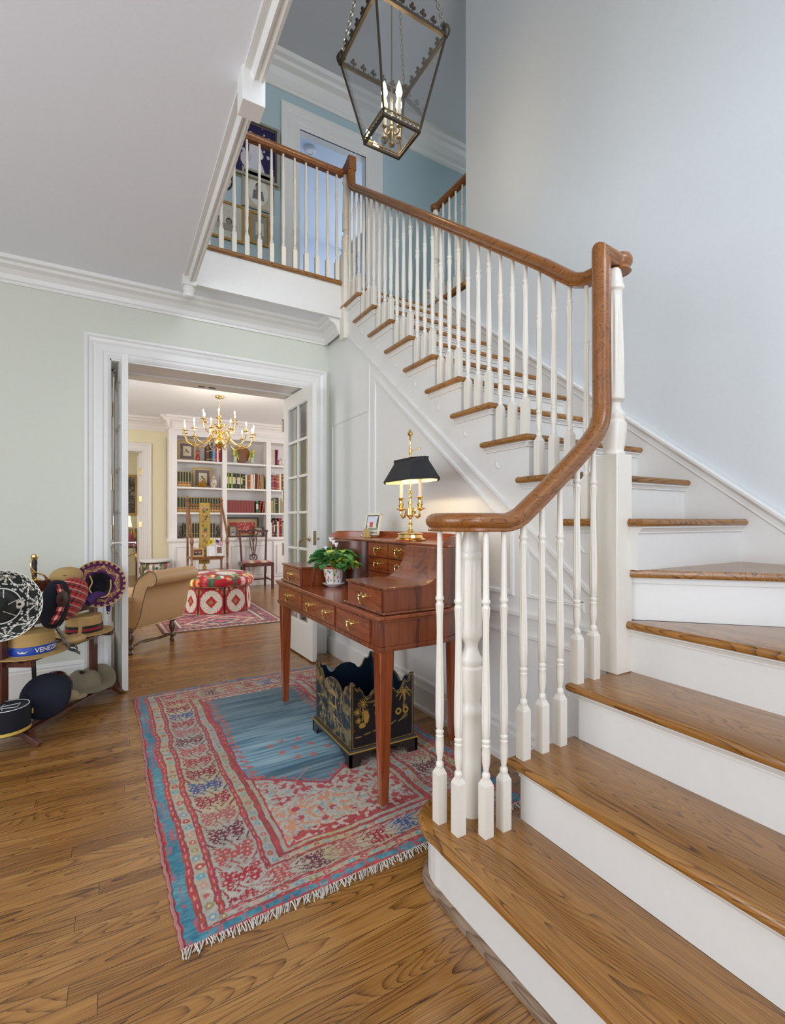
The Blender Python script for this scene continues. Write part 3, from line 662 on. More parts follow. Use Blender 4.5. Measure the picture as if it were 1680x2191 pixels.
    low = (d >= .37) & (d < .42) & (Y < .6) & ~side; g[low] = red[low]; g[low & (sp > .5)] = (.58, .44, .38)
    k1 = np.floor(X/.062); k2 = np.floor(Y/.056); q = np.hypot(X/.062-k1-.5-(hsh(k1, k2, 3)-.5)*.5, (Y/.056-k2-.5-(hsh(k1, k2, 4)-.5)*.5))
    g[F & (q < .26) & (hsh(k1, k2, 6) > .35) & (sp > .35)] = (.44, .06, .07)
    # blue mihrab
    xa = np.abs(xc + wob*1.2); ap = .53 + np.clip(xa, 0, 1)*.72 + .0*X
    top = L - .315 + wob
    B_ = (Y > ap) & (Y < top) & (xa < .285)
    strk = vn(X*6, Y*85, 51)*.6 + vn(X*3, Y*22, 52)*.4; lum = .55 + .75*np.exp(-((Y-.92)/.35)**2); lum = np.where(Y < .74, .5 + strk*.5, lum)
    strk = np.clip((strk-.5)*1.5 + .5, 0, 1); bl = np.stack([(.03 + .24*strk)*lum, (.14 + .27*strk)*lum*.98, (.22 + .24*strk)*lum], -1)
    g[B_] = bl[B_]
    edge = (np.abs(Y-ap) < .008) & (xa < .285) & (Y < top) | ((np.abs(xa-.285) < .006) & (Y > .73) & (Y < top)) ; g[edge] = (.42, .04, .06)
    dots = (np.abs(xa - .255 - .012*np.sin(Y*120)) < .012*np.abs(np.sin(Y*55))) & B_ ; g[dots] = (.50, .13, .10)
    dots = (np.abs(Y-ap-.025) < .009) & (np.sin(X*170) > .1) & B_; g[dots] = (.45, .10, .10)
    for (mx, my) in ((.06, .98), (-.02, 1.0), (-.08, .97), (.02, .90), (.10, .90), (-.05, .88), (0, .80), (.07, .79), (.16, .83)):
        q = np.hypot((X-W/2-mx+.03), (Y-my)); an = np.arctan2(Y-my, X-W/2-mx+.03); g[(q < .017*(1+.35*np.cos(5*an))) & (sp > .25)] = (.50, .16, .13)
    g[(np.abs((Y-.62) - (xc+.10)*.9) < .0035) & (xc > -.15) & (xc < -.02)] = (.50, .25, .20)
    cv.c = g; return cv
RA, RB, RC, RD = (.150, 1.335), (1.425, 1.375), (1.415, 3.445), (.118, 3.405)
RW, RL = 1.275, 2.07
rug = setp(link('area_rug', None), 'worn red cream and blue patterned rug under the writing desk', 'rug')
cv = rug_pattern(400, 640, RW, RL)
def rugpos(U, V):
    X = (RA[0]*(1-U)+RB[0]*U)*(1-V) + (RD[0]*(1-U)+RC[0]*U)*V; Y = (RA[1]*(1-U)+RB[1]*U)*(1-V) + (RD[1]*(1-U)+RC[1]*U)*V
    e = np.minimum(np.minimum(U, 1-U)*RW, np.minimum(V, 1-V)*RL)
    X = X + np.where(U < .02, (.0022*np.sin(V*230) + .0015*np.sin(V*61)), 0) + (vn(V*9, U*0+2, 3)-.5)*.020*(1-U)
    Y = Y + (vn(U*7, V*0+5, 8)-.5)*.012*(1 - 2*np.abs(V-.5) < .1)
    Z = .007 + .0012*vn(X*30, Y*30, 5) + .006*np.exp(-((V-1)/.02)**2)*(vn(U*14, V*0, 2) > .75) - .004*np.exp(-(e/.004)**2)
    return X, Y, Z
m = MB().grid(400, 640, rugpos, cv.fn()); part('pile', m, 'v_rug', rug)
M['fringe'] = flat('undyed_wool_fringe', (.62, .60, .54), .9, var=.2)
M['selvage'] = flat('pink_wool_selvage', (.42, .17, .18), .9, var=.3, bscale=80)
m = MB(); rr = random.Random(5)
for i in range(330):
    t = (i + rr.random()) / 330; x = RA[0] + (RB[0]-RA[0])*t; y = RA[1] + (RB[1]-RA[1])*t + .004; dx = rr.uniform(-.02, .008); L_ = rr.uniform(.014, .034)
    m.tube([(x, y, .008), (x + dx*.4, y - L_*.5, .006 + rr.random()*.004), (x + dx, y - L_, .003)], .0014, 4)
o = part('fringe', m, 'fringe', rug, label='white knotted fringe'); o['kind'] = 'stuff'
m = MB(); m.tube([(float(rugpos(np.float64(0), np.float64(v))[0]) - .002, float(rugpos(np.float64(0), np.float64(v))[1]), .0055) for v in np.linspace(0.002, .998, 90)], .0052, 6); part('selvage', m, 'selvage', rug)

# ------------------------------------------------------------ writing desk
dk = thing('writing_desk', 'mahogany writing desk with swept curved sides and brass drawer pulls', 'desk', (.86, 2.2, 0))
def dout(d, n=30, x0=.86):
    pts = [(x0 - d, 1.57 - d), (x0 - d, 2.84 + d)]
    for i in range(n + 1):
        t = PI/2 - PI*i/n; pts.append((1.10 + (.43+d)*math.cos(t), 2.205 + (.635+d)*math.sin(t)))
    return pts[::-1]
def dlow(x, d=0):     # near side line of the plan
    if x <= 1.10: return 1.57 - d
    q = min(1, (x-1.10)/(.43+d)); return 2.205 - (.635+d)*math.sqrt(max(0, 1-q*q))
def leg(x, y, w0, w1, z1, z0=.028):
    mb = MB(); a, b = w0/2, w1/2
    mb.add([(x-b,y-b,z0),(x+b,y-b,z0),(x+b,y+b,z0),(x-b,y+b,z0),(x-a,y-a,z1),(x+a,y-a,z1),(x+a,y+a,z1),(x-a,y+a,z1)], [(0,3,2,1),(4,5,6,7),(0,1,5,4),(1,2,6,5),(2,3,7,6),(3,0,4,7)])
    for k in (-.5, -.17, .17, .5):
        mb.tube([(x-a*1.0, y + a*k*1.25, z1-.02), (x-b*1.0, y + b*k*1.25, z0+.03)], .0022, 5)
    o = wpart('leg', mb, 'mah_z', dk, .0015)
    c = MB(); c.lathe([(.011, 0), (.011, .012)], (x, y, .020), 10); c.lathe([(.012, -.006), (.013, 0), (.012, .006)], (x-.003, y, .0195), 14, axis='y'); wpart('caster', c, 'nickel', o, label='small brass cup caster')
for x, y in ((.893, 1.603), (.893, 2.807)): leg(x, y, .058, .030, .625)
for x, y in ((1.445, 1.90), (1.445, 2.51)): leg(x, y, .045, .028, .625)
m = MB(); m.prism(dout(0), .635, .735, 'xy', True); m.prism(dout(.006), .622, .635, 'xy', True); m.prism(dout(.003), .615, .622, 'xy', True); m.prism(dout(.008), .728, .736, 'xy', True); wpart('apron', m, 'mah_x', dk, .001)
m = MB(); m.prism(dout(.014), .737, .752, 'xy', True); wpart('writing_top', m, 'mah', dk, .003)
def pull(mb, x, y, z, ny=-1, w_=.038):
    """brass bail with two round posts on a face looking towards -X"""
    for s in (-1, 1):
        mb.lathe([(.0115, 0), (.0115, -.002), (.005, -.004), (.004, -.012), (.008, -.014), (.006, -.019)], (x, y + s*w_/2, z), 12, axis='x')
    p = [(x - .014, y + w_/2*math.cos(rad(t)), z - .002 + (.030*math.sin(rad(t)))) for t in range(180, 361, 20)]; mb.tube(p, .0029, 6)
def drawer(x, y0, y1, z0, z1, pulls, mat='mah', parent=dk, name='drawer'):
    mb = MB(); mb.box(x - .003, y0, z0, x + .02, y1, z1)
    for a, b, c, d in ((y0, z0, y1, z0), (y0, z1, y1, z1)): mb.tube([(x-.003, a, b), (x-.003, c, d)], .0018, 5)
    for y in (y0, y1): mb.tube([(x-.003, y, z0), (x-.003, y, z1)], .0018, 5)
    o = wpart(name, mb, mat, parent)
    for y, z in pulls: h_ = MB(); pull(h_, x - .003, y, z, w_=min(.040, (y1-y0)*.28)); wpart('handle', h_, 'brass', o)
    return o
drawer(.857, 2.42, 2.785, .640, .725, [(2.62, .690)]); drawer(.857, 1.985, 2.395, .640, .725, [(2.29, .690), (2.07, .690)]); drawer(.857, 1.645, 1.955, .640, .725, [(1.80, .690)])
# swept wings and back bank
def wing(mirror):
    mb = MB(); xs = [.885, .96, 1.045] + [1.045 + .135*math.sin(rad(a)) for a in range(10, 91, 10)] + [1.2225]
    zs = [.85, .85, .85] + [.85 + .145*(1-math.cos(rad(a))) for a in range(10, 91, 10)] + [1.0]
    vs = []; inner = 1.905
    for x, z in zip(xs, zs):
        yo = dlow(x, -.014); vs += [(x, yo, .752), (x, inner, .752), (x, inner, z), (x, yo, z)]
    n = len(xs); fs = [(0, 3, 2, 1), tuple((n-1)*4 + i for i in (0, 1, 2, 3))]
    for i in range(n-1):
        for a, b in ((0, 1), (1, 2), (2, 3), (3, 0)): fs.append((i*4+a, i*4+b, (i+1)*4+b, (i+1)*4+a))
    mb.add(vs, fs)
    mb.box(.878, 1.576, .846, 1.045, 1.912, .856)
    mb.sweep([(.879, 1.92, .755), (.879, 1.574, .755)] + [(x, dlow(x, -.006), .755) for x in (1.0, 1.1, 1.15, 1.2)], [(-.006, 0), (.006, 0), (.004, .008), (-.004, .008)], smooth=False)
    if mirror: mb.v = [(x, 4.41 - y, z) for x, y, z in mb.v]; mb.f = [f[::-1] for f in mb.f]
    return mb
wpart('side_case', wing(False), 'mah_x', dk, .001); wpart('side_case', wing(True), 'mah_x', dk, .001)
drawer(.884, 1.60, 1.885, .762, .842, [(1.745, .805)], 'mah'); drawer(.884, 2.525, 2.81, .762, .842, [(2.665, .805)], 'mah')
bank = [(1.2225, 2.205 + math.sqrt(1-((1.2225-1.10)/.416)**2)*.621)] + [(1.10 + .416*math.cos(t), 2.205 + .621*math.sin(t)) for t in [PI/2 - PI*i/40 for i in range(41)] if 1.10 + .416*math.cos(t) > 1.225] + [(1.2225, 2.205 - math.sqrt(1-((1.2225-1.10)/.416)**2)*.621)]
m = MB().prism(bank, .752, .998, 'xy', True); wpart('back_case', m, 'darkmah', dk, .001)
top = [(1.205, bank[0][1] + .0)] + [(x + .006*(x-1.2), y + .008*(1 if y > 2.205 else -1)) for x, y in bank] + [(1.205, bank[-1][1])]
m = MB().prism(top, .998, 1.008, 'xy', True); wpart('case_top', m, 'mah', dk, .002)
gal = [(1.10 + .412*math.cos(t), 2.205 + .617*math.sin(t), 1.008) for t in [rad(80 - 160*i/40) for i in range(41)]]
m = MB(); m.sweep(gal, [(-.004, 0), (.004, 0), (.004, .034), (.0, .038), (-.004, .034)], smooth=True, scale=[.3 + .7*min(1, min(i, 40-i)/2) for i in range(41)]); wpart('gallery', m, 'mah', dk)
for c in range(2):
    for r_ in range(3):
        y1 = 2.345 - c*.218; z0 = .764 + r_*.078; drawer(1.219, y1 - .208, y1, z0, z0 + .070, [(y1 - .104, z0 + .042)], 'mah')
for my in (0,):
    m = MB(); m.prism([(1.222, 2.36)] + [(1.24 - .15*math.sin(rad(a)), 2.59 - .225*math.cos(rad(a))) for a in range(0, 91, 9)] + [(1.222, 2.59)], .753, .996, 'xy', True)
    if my: m.v = [(x, 4.41 - y - .07, z) for x, y, z in m.v]; m.f = [f[::-1] for f in m.f]
    else:
        m.ball((1.213, 2.385, .885), .006)
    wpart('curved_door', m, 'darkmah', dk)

# ------------------------------------------------------------ things on the desk
tl = thing('candlestick_lamp', 'brass two-candle table lamp with black metal shade on the desk', 'lamp', (1.315, 2.075, 1.009))
m = MB(); m.lathe([(.080, 0), (.082, .006), (.074, .010), (.066, .014), (.060, .030), (.066, .034), (.064, .038), (.040, .041), (.020, .046), (.010, .058), (.008, .078), (.013, .083), (.008, .090), (.007, .108), (.010, .118), (.018, .124), (.019, .128), (.023, .130), (.0235, .160), (.021, .163), (.010, .168), (.009, .180), (.013, .192), (.012, .196), (.006, .202), (.006, .214), (.012, .220), (.005, .226), (.006, .236), (.012, .242), (.005, .250), (.008, .262), (.0045, .270), (.004, .44), (.008, .446), (.010, .456), (.008, .466), (.004, .474), (.004, .515), (.007, .520), (.004, .525), (.006, .532), (.016, .545), (.014, .552), (.006, .560), (.003, .572)], seg=28); part('stem', m, 'brass', tl)
m = MB(); m.tube([(0, 0, .456), (.012, -.018, .460), (.024, -.034, .466)], .002, 6); m.ball((.028, -.040, .468), (.010, .010, .004)); part('shade_key', m, 'brass', tl)
for s in (-1, 1):
    m = MB(); m.tube([tuple(p) for p in spline([(0, s*.02, .150), (0, s*.038, .152), (0, s*.048, .130), (0, s*.068, .118), (0, s*.086, .128), (0, s*.090, .155)], 6)], .0062, 8)
    m.lathe([(.006, .150), (.012, .156), (.030, .161), (.026, .158 + .006), (.010, .168), (.012, .176), (.016, .182), (.012, .190), (.012, .212), (.016, .218), (.013, .222)], (0, s*.090, 0), 20); a = part('arm', m, 'brass', tl)
    m = MB().lathe([(.0095, .218), (.0095, .318)], (0, s*.090, 0), 14); part('candle_sleeve', m, 'candle', a)
    m = MB().lathe([(.006, .318), (.010, .330), (.010, .345), (.005, .362)], (0, s*.090, 0), 12); part('bulb', m, 'bulb', a)
hexa = [(-.085, .13), (-.085, -.13), (-.025, -.225), (.025, -.225), (.085, -.13), (.085, .13), (.025, .225), (-.025, .225)]
M['shade_out'] = flat('black_metal_shade', (.016, .017, .019), .6); M['shade_in'] = flat('gilt_shade_lining', (.75, .60, .33), .5)
m = MB(); lv = [(1, 1, .300), (1, 1, .304), (.55, .66, .395), (.52, .64, .408), (.55, .66, .415)]; n = 8
for cur, k in ((0, 1), (1, .93)):
    m.cur = cur; vs = [(x*a*k, y*b*k, z) for a, b, z in lv for x, y in hexa]; fs = [(j*n+i, j*n+(i+1) % n, (j+1)*n+(i+1) % n, (j+1)*n+i) for j in range(4) for i in range(n)]
    m.add(vs, fs if cur else [f[::-1] for f in fs])
part('shade', m, ['shade_out', 'shade_in'], tl)
for s in (-1, 1): point('lamp_glow', (1.315, 2.075 + s*.090, 1.345), 12.0, (1, .78, .48), .012)
# picture on small brass easel
pe = thing('easel_picture', 'small square cream framed painting on a brass easel on the desk', 'picture', (1.36, 2.60, 1.009), rad(14))
def leanbox(mb, x0, y0, z0, x1, y1, z1, tilt): mb.M = Matrix.Rotation(rad(tilt), 4, 'Y'); mb.box(x0, y0, z0, x1, y1, z1); mb.M = Matrix.Identity(4)
m = MB(); m.M = Matrix.Rotation(rad(12), 4, 'Y')
for a in ((-.006, -.068, .012, .006, .068, .024), (-.006, -.068, .136, .006, .068, .148), (-.006, -.068, .012, .006, -.056, .148), (-.006, .056, .012, .006, .068, .148)): m.box(*a)
M['cream'] = flat('cream_painted_frame', (.80, .75, .60), .5); part('frame', m, 'cream', pe, .001)
cv = Canvas(60, 60, 1, 1, (.62, .70, .80)); rs = random.Random(1)
for _ in range(60): cv.disc(rs.random(), rs.uniform(.55, 1), rs.uniform(.03, .1), (.55 + rs.random()*.3, .66, .82), .04)
cv.rect(0, 0, 1, .2, (.75, .73, .66)); cv.rect(.15, .3, .8, .55, (.80, .76, .62)); cv.rect(.30, .35, .55, .62, (.55, .10, .12)); cv.disc(.0, .35, .12, (.1, .16, .12)); cv.disc(.95, .6, .13, (.06, .12, .10), .35); cv.rect(.2, .2, .9, .3, (.30, .34, .30))
for e in ((0, 0, 1, .05), (0, .95, 1, 1), (0, 0, .05, 1), (.95, 0, 1, 1)): cv.rect(*e, (.06, .12, .09))
m = MB(); m.M = Matrix.Rotation(rad(12), 4, 'Y'); m.grid(60, 60, lambda U, V: (-.003 + 0*U, .057 - U*.114, .023 + V*.114), cv.fn()); part('painting', m, 'v_paint', pe)
m = MB(); m.box(-.032, -.026, .004, -.030, .026, .052)
for s in (-1, 1): m.tube([(.05, s*.01, .10), (.03, s*.03, .004), (-.02, s*.04, .008), (-.034, s*.042, .004), (-.036, s*.046, .014)], .003, 6)
m.box(-.034, -.045, .002, .0, .045, .009); part('easel', m, 'brass', pe)
# brass ornament by the near wing
m = MB(); m.lathe([(.010, .0), (.011, .01), (.005, .02), (.004, .06), (.007, .07), (.003, .08)], (0, 0, 0), 12); m.tube([(0, 0, .016), (-.02, .012, .014), (-.045, .03, .008)], .006, 8)
for k in (-1, 0, 1): m.tube([(-.04, .027, .009), (-.055, .034 + k*.012, .007), (-.066, .038 + k*.016, .005)], .0042, 6)
solo('letter_clip', m, 'brass', 'small brass claw shaped ornament on the desk by the drawer case', 'ornament', (1.02, 1.945, .753))
# potted cyclamen-like plant
pp = thing('potted_plant', 'leafy houseplant with white flowers in a painted china pot', 'potted plant', (1.035, 2.41, .753))
m = MB().lathe([(.030, 0), (.034, .004), (.056, .014), (.062, .020), (.060, .021), (.034, .010), (.001, .009)], seg=32); part('saucer', m, flat('white_china', (.78, .80, .82), .12, coat=.5), pp)
cv = Canvas(144, 50, 1, 1, (.74, .75, .72)); rs = random.Random(2)
for s_ in range(6):
    u0 = s_/6; cv.rect(u0 + .012, .10, u0 + .028, .92, (.55, .38, .12))
    for _ in range(9): cv.disc(u0 + .03 + rs.random()*.12, .2 + rs.random()*.6, .008 + rs.random()*.006, rs.choice([(.45, .10, .22), (.08, .25, .16), (.62, .42, .08), (.12, .14, .35), (.08, .22, .12)]), .05 + rs.random()*.03)
    cv.disc(u0 + .09, .42, .018, (.52, .26, .36), .10)
cv.rect(0, .90, 1, 1, (.55, .15, .12)); cv.rect(0, 0, 1, .05, (.6, .6, .5)); cv.rect(.46, .05, .52, .45, (.55, .06, .04)); cv.rect(.96, .05, 1, .45, (.55, .06, .04))
pr_ = lambda V: .036 + .022*np.sqrt(V) + .004*(V > .93)
m = MB().grid(144, 50, lambda U, V: (np.cos(U*2*PI)*pr_(V)*(1+.02*np.cos(6*U*2*PI)), np.sin(U*2*PI)*pr_(V)*(1+.02*np.cos(6*U*2*PI)), .012 + V*.098), cv.fn()); part('pot', m, 'v_glaze', pp)
m = MB().lathe([(.05, .100), (.001, .104)], seg=16); part('soil', m, flat('potting_soil', (.05, .03, .02), .95, var=.4), pp)
M['leaf'] = flat('green_leaf', (.07, .23, .06), .35, var=.5, bscale=70); M['leaf2'] = flat('yellow_green_leaf', (.42, .50, .07), .4, var=.4, bscale=60)
rs = random.Random(11)
def leaf_mesh(mb, base, tip, wd, droop, ns=6):
    b = Vector(base); t = Vector(tip); ax = (t-b); L_ = ax.length; ax.normalize(); sd = ax.cross(Vector((0, 0, 1))); sd.normalize(); nn = sd.cross(ax)
    vs = []; fs = []
    for i in range(ns+1):
        u = i/ns; w_ = wd*math.sin(PI*min(1, u**.75))*(1 + .12*math.sin(u*19)) + .0004
        c = b + ax*L_*u - Vector((0, 0, 1))*droop*u*u
        for k in (-1, -.5, 0, .5, 1): vs.append(c + sd*w_*k + nn*(abs(k)*wd*.28 - .1*wd*math.cos(k*9)))
    for i in range(ns):
        for k in range(4): fs.append((i*5+k, i*5+k+1, (i+1)*5+k+1, (i+1)*5+k))
    mb.add(vs, fs, True)
for mat, n, seed, nm in (('leaf', 84, 1, 'foliage'), ('leaf2', 52, 2, 'foliage')):
    mb = MB()
    for _ in range(n):
        a = rs.uniform(0, 2*PI) if mat == 'leaf' else rs.uniform(-2.2, .2); el = rs.uniform(.0, 1.3); r0 = rs.uniform(.035, .105)
        c = Vector((math.cos(a)*r0*1.05*math.cos(el*.8), math.sin(a)*r0*1.05*math.cos(el*.8), .115 + .095*math.sin(el)*rs.uniform(.5, 1)))
        dr = Vector((math.cos(a + rs.uniform(-.7, .7)), math.sin(a + rs.uniform(-.7, .7)), rs.uniform(-.5, .35))).normalized()
        leaf_mesh(mb, c, c + dr*rs.uniform(.042, .066), rs.uniform(.017, .027), rs.uniform(.005, .02))
    o = part(nm, mb, mat, pp, label='deep green leaves' if mat == 'leaf' else 'yellow green leaves')
mb = MB()
for _ in range(16):
    a = rs.uniform(0, 2*PI); mb.tube([(.01*math.cos(a), .01*math.sin(a), .10), (.04*math.cos(a), .04*math.sin(a), .15), (.07*math.cos(a), .07*math.sin(a), .165)], .0014, 5)
for t in ((-.01, .02, .235), (-.03, .035, .185), (.012, -.005, .21)): mb.tube([(0, 0, .10), (t[0]*.5, t[1]*.5, t[2]*.8), t], .0015, 5)
part('stem', mb, 'leaf2', pp)
mb = MB()
for c in ((-.01, .02, .24), (.0, .008, .225), (-.032, .037, .19), (.012, -.005, .212)):
    for k in range(5):
        a = k*1.26 + c[0]*40; c0 = Vector(c); leaf_mesh(mb, c0, c0 + Vector((math.cos(a)*.012, math.sin(a)*.012, .026)), .008, 0, 4)
part('blossom', mb, flat('white_petal', (.88, .84, .86), .5), pp)

# ------------------------------------------------------------ lacquered waste basket
wb = thing('waste_basket', 'black lacquered chest-like waste basket painted with gold scenes under the desk', 'waste basket', (1.085, 2.16, .010))
HX, HY = .165, .216; GOLD = (.42, .25, .05); G2 = (.30, .20, .07)
def rim(t):   # outline of the upper edge, 0..1 across a side
    t = abs(t - .5)*2
    pts = [(0, .335), (.18, .332), (.34, .318), (.42, .300), (.52, .296), (.62, .312), (.66, .330), (.74, .345), (.80, .338), (.88, .350), (.90, .368), (1, .372)]
    for (a, b), (c, d) in zip(pts, pts[1:]):
        if t <= c: return b + (d-b)*(t-a)/(c-a)
    return .372
def palm(cv, x, y, s, rs):
    cv.line([(x, y), (x+.004*s, y+.5*s), (x, y+s)], .06*s, GOLD)
    for k in range(8):
        a = k*PI/4 + .2; cv.line([(x, y+s), (x + .28*s*math.cos(a), y + s + .22*s*math.sin(a) + .06*s), (x + .48*s*math.cos(a), y + s + .36*s*math.sin(a) - .10*s)], .055*s, GOLD)
def chinois(w_, seed, busy):
    cv = Canvas(int(w_*420), 120, w_, .30, (.010, .010, .013)); rs = random.Random(seed)
    cl = vn(cv.X*18, cv.Y*18, seed)*vn(cv.X*60, cv.Y*60, seed+1); cv.put(cl > (.26 if busy else .50), (.07, .055, .025)); cv.put(cl > (.38 if busy else .62), (.17, .12, .04))
    if busy:
        for _ in range(80):
            x, y = rs.uniform(.03, w_-.03), rs.uniform(.02, .26); n = rs.randint(5, 9); c = rs.choice([GOLD, G2, (.20, .15, .06)])
            for k in range(n): a = rs.uniform(0, 2*PI); r_ = rs.uniform(.006, .018); cv.line([(x, y), (x + r_*math.cos(a), y + r_*1.3*math.sin(a))], .0022, c)
        cv.line([(.02, .13), (.12, .15), (.2, .10), (w_-.04, .06)], .004, G2); cv.rect(w_*.4, .13, w_*.62, .138, GOLD); cv.poly([(w_*.36, .185), (w_*.51, .215), (w_*.66, .185)], G2); cv.rect(w_*.42, .14, w_*.44, .185, G2); cv.rect(w_*.58, .14, w_*.60, .185, G2)
    else:
        palm(cv, w_-.055, .13, .085, rs)
        for x in (w_-.085, w_-.045): cv.ring(x, .128, .012, .008, GOLD)
        for x, y, r_ in ((.06, .20, .026), (.03, .165, .018), (.065, .155, .016), (.035, .125, .014), (w_*.5, .20, .02), (w_*.55, .16, .014)):
            for k in range(11): a = k*.571; cv.line([(x, y), (x + r_*math.cos(a), y + r_*math.sin(a))], .0028, GOLD)
        cv.line([(.055, .11), (.06, .20)], .003, GOLD); cv.disc(.075, .135, .014, GOLD, .03); cv.disc(.055, .10, .017, GOLD, .012); cv.rect(w_*.36, .14, w_*.46, .15, GOLD); cv.poly([(w_*.34, .18), (w_*.42, .21), (w_*.5, .18)], GOLD)
        for k in range(6): x = .02 + k*.045; cv.line([(x, .05 + k*.006), (x+.03, .052 + k*.009)], .005, G2)
    for e in ((.006, .004, w_-.006, .0065), (.006, .004, .0085, .30), (w_-.0085, .004, w_-.006, .30)): cv.rect(*e, GOLD)
    if not busy:
        X = cv.X; zz = np.array([rim(t) for t in cv.X[:, 0]/w_])[:, None] - .072; cv.put(np.abs(cv.Y - (zz - .008)) < .0016, GOLD)
    return cv
def side(p0, p1, cv, w_):
    """one painted side with a scalloped edge, p0 -> p1 seen from outside left to right"""
    mb = MB(); a = Vector(p0); b = Vector(p1)
    zr = lambda U: np.array([rim(t) for t in U[:, 0]])[:, None]
    # lattice rows keep true height so that the painting is not stretched
    H = lambda U, V: np.minimum(V*.30 + .072, zr(U))
    nrm = Vector((b.y - a.y, a.x - b.x)).normalized()
    mb.grid(cv.nu, cv.nv, lambda U, V: (a.x + (b.x-a.x)*U, a.y + (b.y-a.y)*U, H(U, V)), cv.fn())
    mb.grid(60, 1, lambda U, V: (a.x + (b.x-a.x)*(U) - nrm.x*.012*V, a.y + (b.y-a.y)*U - nrm.y*.012*V, zr(U)), lambda U, V: np.zeros(U.shape + (3,)) + np.array((.16, .11, .05)))
    mb.grid(60, 6, lambda U, V: (a.x + (b.x-a.x)*(1-U) - nrm.x*.012, a.y + (b.y-a.y)*(1-U) - nrm.y*.012, .03 + (zr(1-U)-.03)*V), lambda U, V: np.zeros(U.shape + (3,)) + np.array((.008, .018, .035)))
    part('side_panel', mb, 'v_lacquer', wb)
side((-HX, HY), (-HX, -HY), chinois(2*HY, 5, True), 2*HY); side((-HX, -HY), (HX, -HY), chinois(2*HX, 6, False), 2*HX)
side((HX, -HY), (HX, HY), chinois(2*HY, 7, True), 2*HY); side((HX, HY), (-HX, HY), chinois(2*HX, 8, False), 2*HX)
M['lacq'] = flat('black_lacquer', (.014, .013, .012), .3, coat=.5, var=.6, bscale=30); M['goldline'] = flat('gold_paint', (.45, .27, .05), .35, .5)
m = MB(); bx, by = HX + .013, HY + .013
prof = [(0, 0), (.052, 0), (.054, .018), (.062, .030), (.066, .026), (.078, .044), (.092, .036), (.12, .048)]
for (w_, f) in ((bx, lambda u, z, s: (u, s*by, z)), (by, lambda u, z, s: (s*bx, u, z))):
    for s in (-1, 1):
        pol = [(-w_, 0)] + [(-w_ + a*1.0, b) for a, b in prof[1:]] + [(w_ - a, b) for a, b in prof[1:][::-1]] + [(w_, 0), (w_, .062), (-w_, .062)]
        vs = [f(u, z, s) for u, z in pol] + [tuple(c - (s*.012 if i == (1 if w_ == bx and f(1, 0, 1)[0] == 1 else 0) else 0) for i, c in enumerate(f(u, z, s))) for u, z in pol]
        n = len(pol); m.add(vs, [tuple(range(n)), tuple(range(n, 2*n))[::-1]] + [(i, n+i, n+(i+1) % n, (i+1) % n) for i in range(n)])
part('bracket_base', m, 'lacq', wb)
m = MB(); m.sweep([(-bx, -by, .062), (bx, -by, .062), (bx, by, .062), (-bx, by, .062)], [(-.002, 0), (.004, 0), (-.006, .012), (-.013, .012)], closed=True, smooth=False); m.box(-HX + .002, -HY + .002, .03, HX - .002, HY - .002, .036); part('base_moulding', m, 'lacq', wb)
m = MB(); m.tube([(-bx - .001, -by - .001, .064), (bx + .001, -by - .001, .064), (bx + .001, by + .001, .064), (-bx - .001, by + .001, .064)], .004, 6, closed=True); part('gilt_line', m, 'goldline', wb)

# ------------------------------------------------------------ hanging lantern
LX, LY = 1.445, 2.49; z0, z1 = 3.41, 3.99; a0, a1 = .12, .232
ln = thing('hanging_lantern', 'glass and aged bronze tapered lantern with lit candle bulbs above the stairwell', 'lantern', (LX, LY, z0))
z1 = 3.94; H = z1 - z0
def lc(a, sx, sy, z): return (sx*a, sy*a, z)
M['filigree'] = flat('pierced_brass_band', (.33, .26, .14), .35, .9, var=.5, bscale=90)
m = MB()
for sx in (-1, 1):
    for sy in (-1, 1): m.sweep([lc(a0, sx, sy, 0), lc(a1, sx, sy, H)], [(-.006, -.006), (.006, -.006), (.006, .006), (-.006, .006)], smooth=False)
sq = lambda a, z: [(-a, -a, z), (a, -a, z), (a, a, z), (-a, a, z)]
m.sweep(sq(a1, H), [(-.009, -.012), (.009, -.012), (.009, .008), (-.009, .008)], closed=True, smooth=False); m.sweep(sq(a0, 0), [(-.007, -.007), (.007, -.007), (.007, .007), (-.007, .007)], closed=True, smooth=False)
part('frame', m, 'bronze', ln)
m = MB()
for i in range(4):
    p, q = Vector(sq(a0 + .008, .0)[i]), Vector(sq(a0 + .008, .0)[(i+1) % 4])
    for k in range(9):
        c = p + (q-p)*(k+.5)/9; d = (q-p).normalized()
        m.tube([tuple(c + d*.010*math.cos(t) + Vector((0, 0, .018 + .010*math.sin(t)))) for t in [j*PI/5 for j in range(10)]], .0026, 5, closed=True)
    m.sweep([tuple(p + Vector((0, 0, .034))), tuple(q + Vector((0, 0, .034)))], [(-.003, -.003), (.003, -.003), (.003, .003), (-.003, .003)], smooth=False)
part('pierced_band', m, 'filigree', ln)
m = MB()
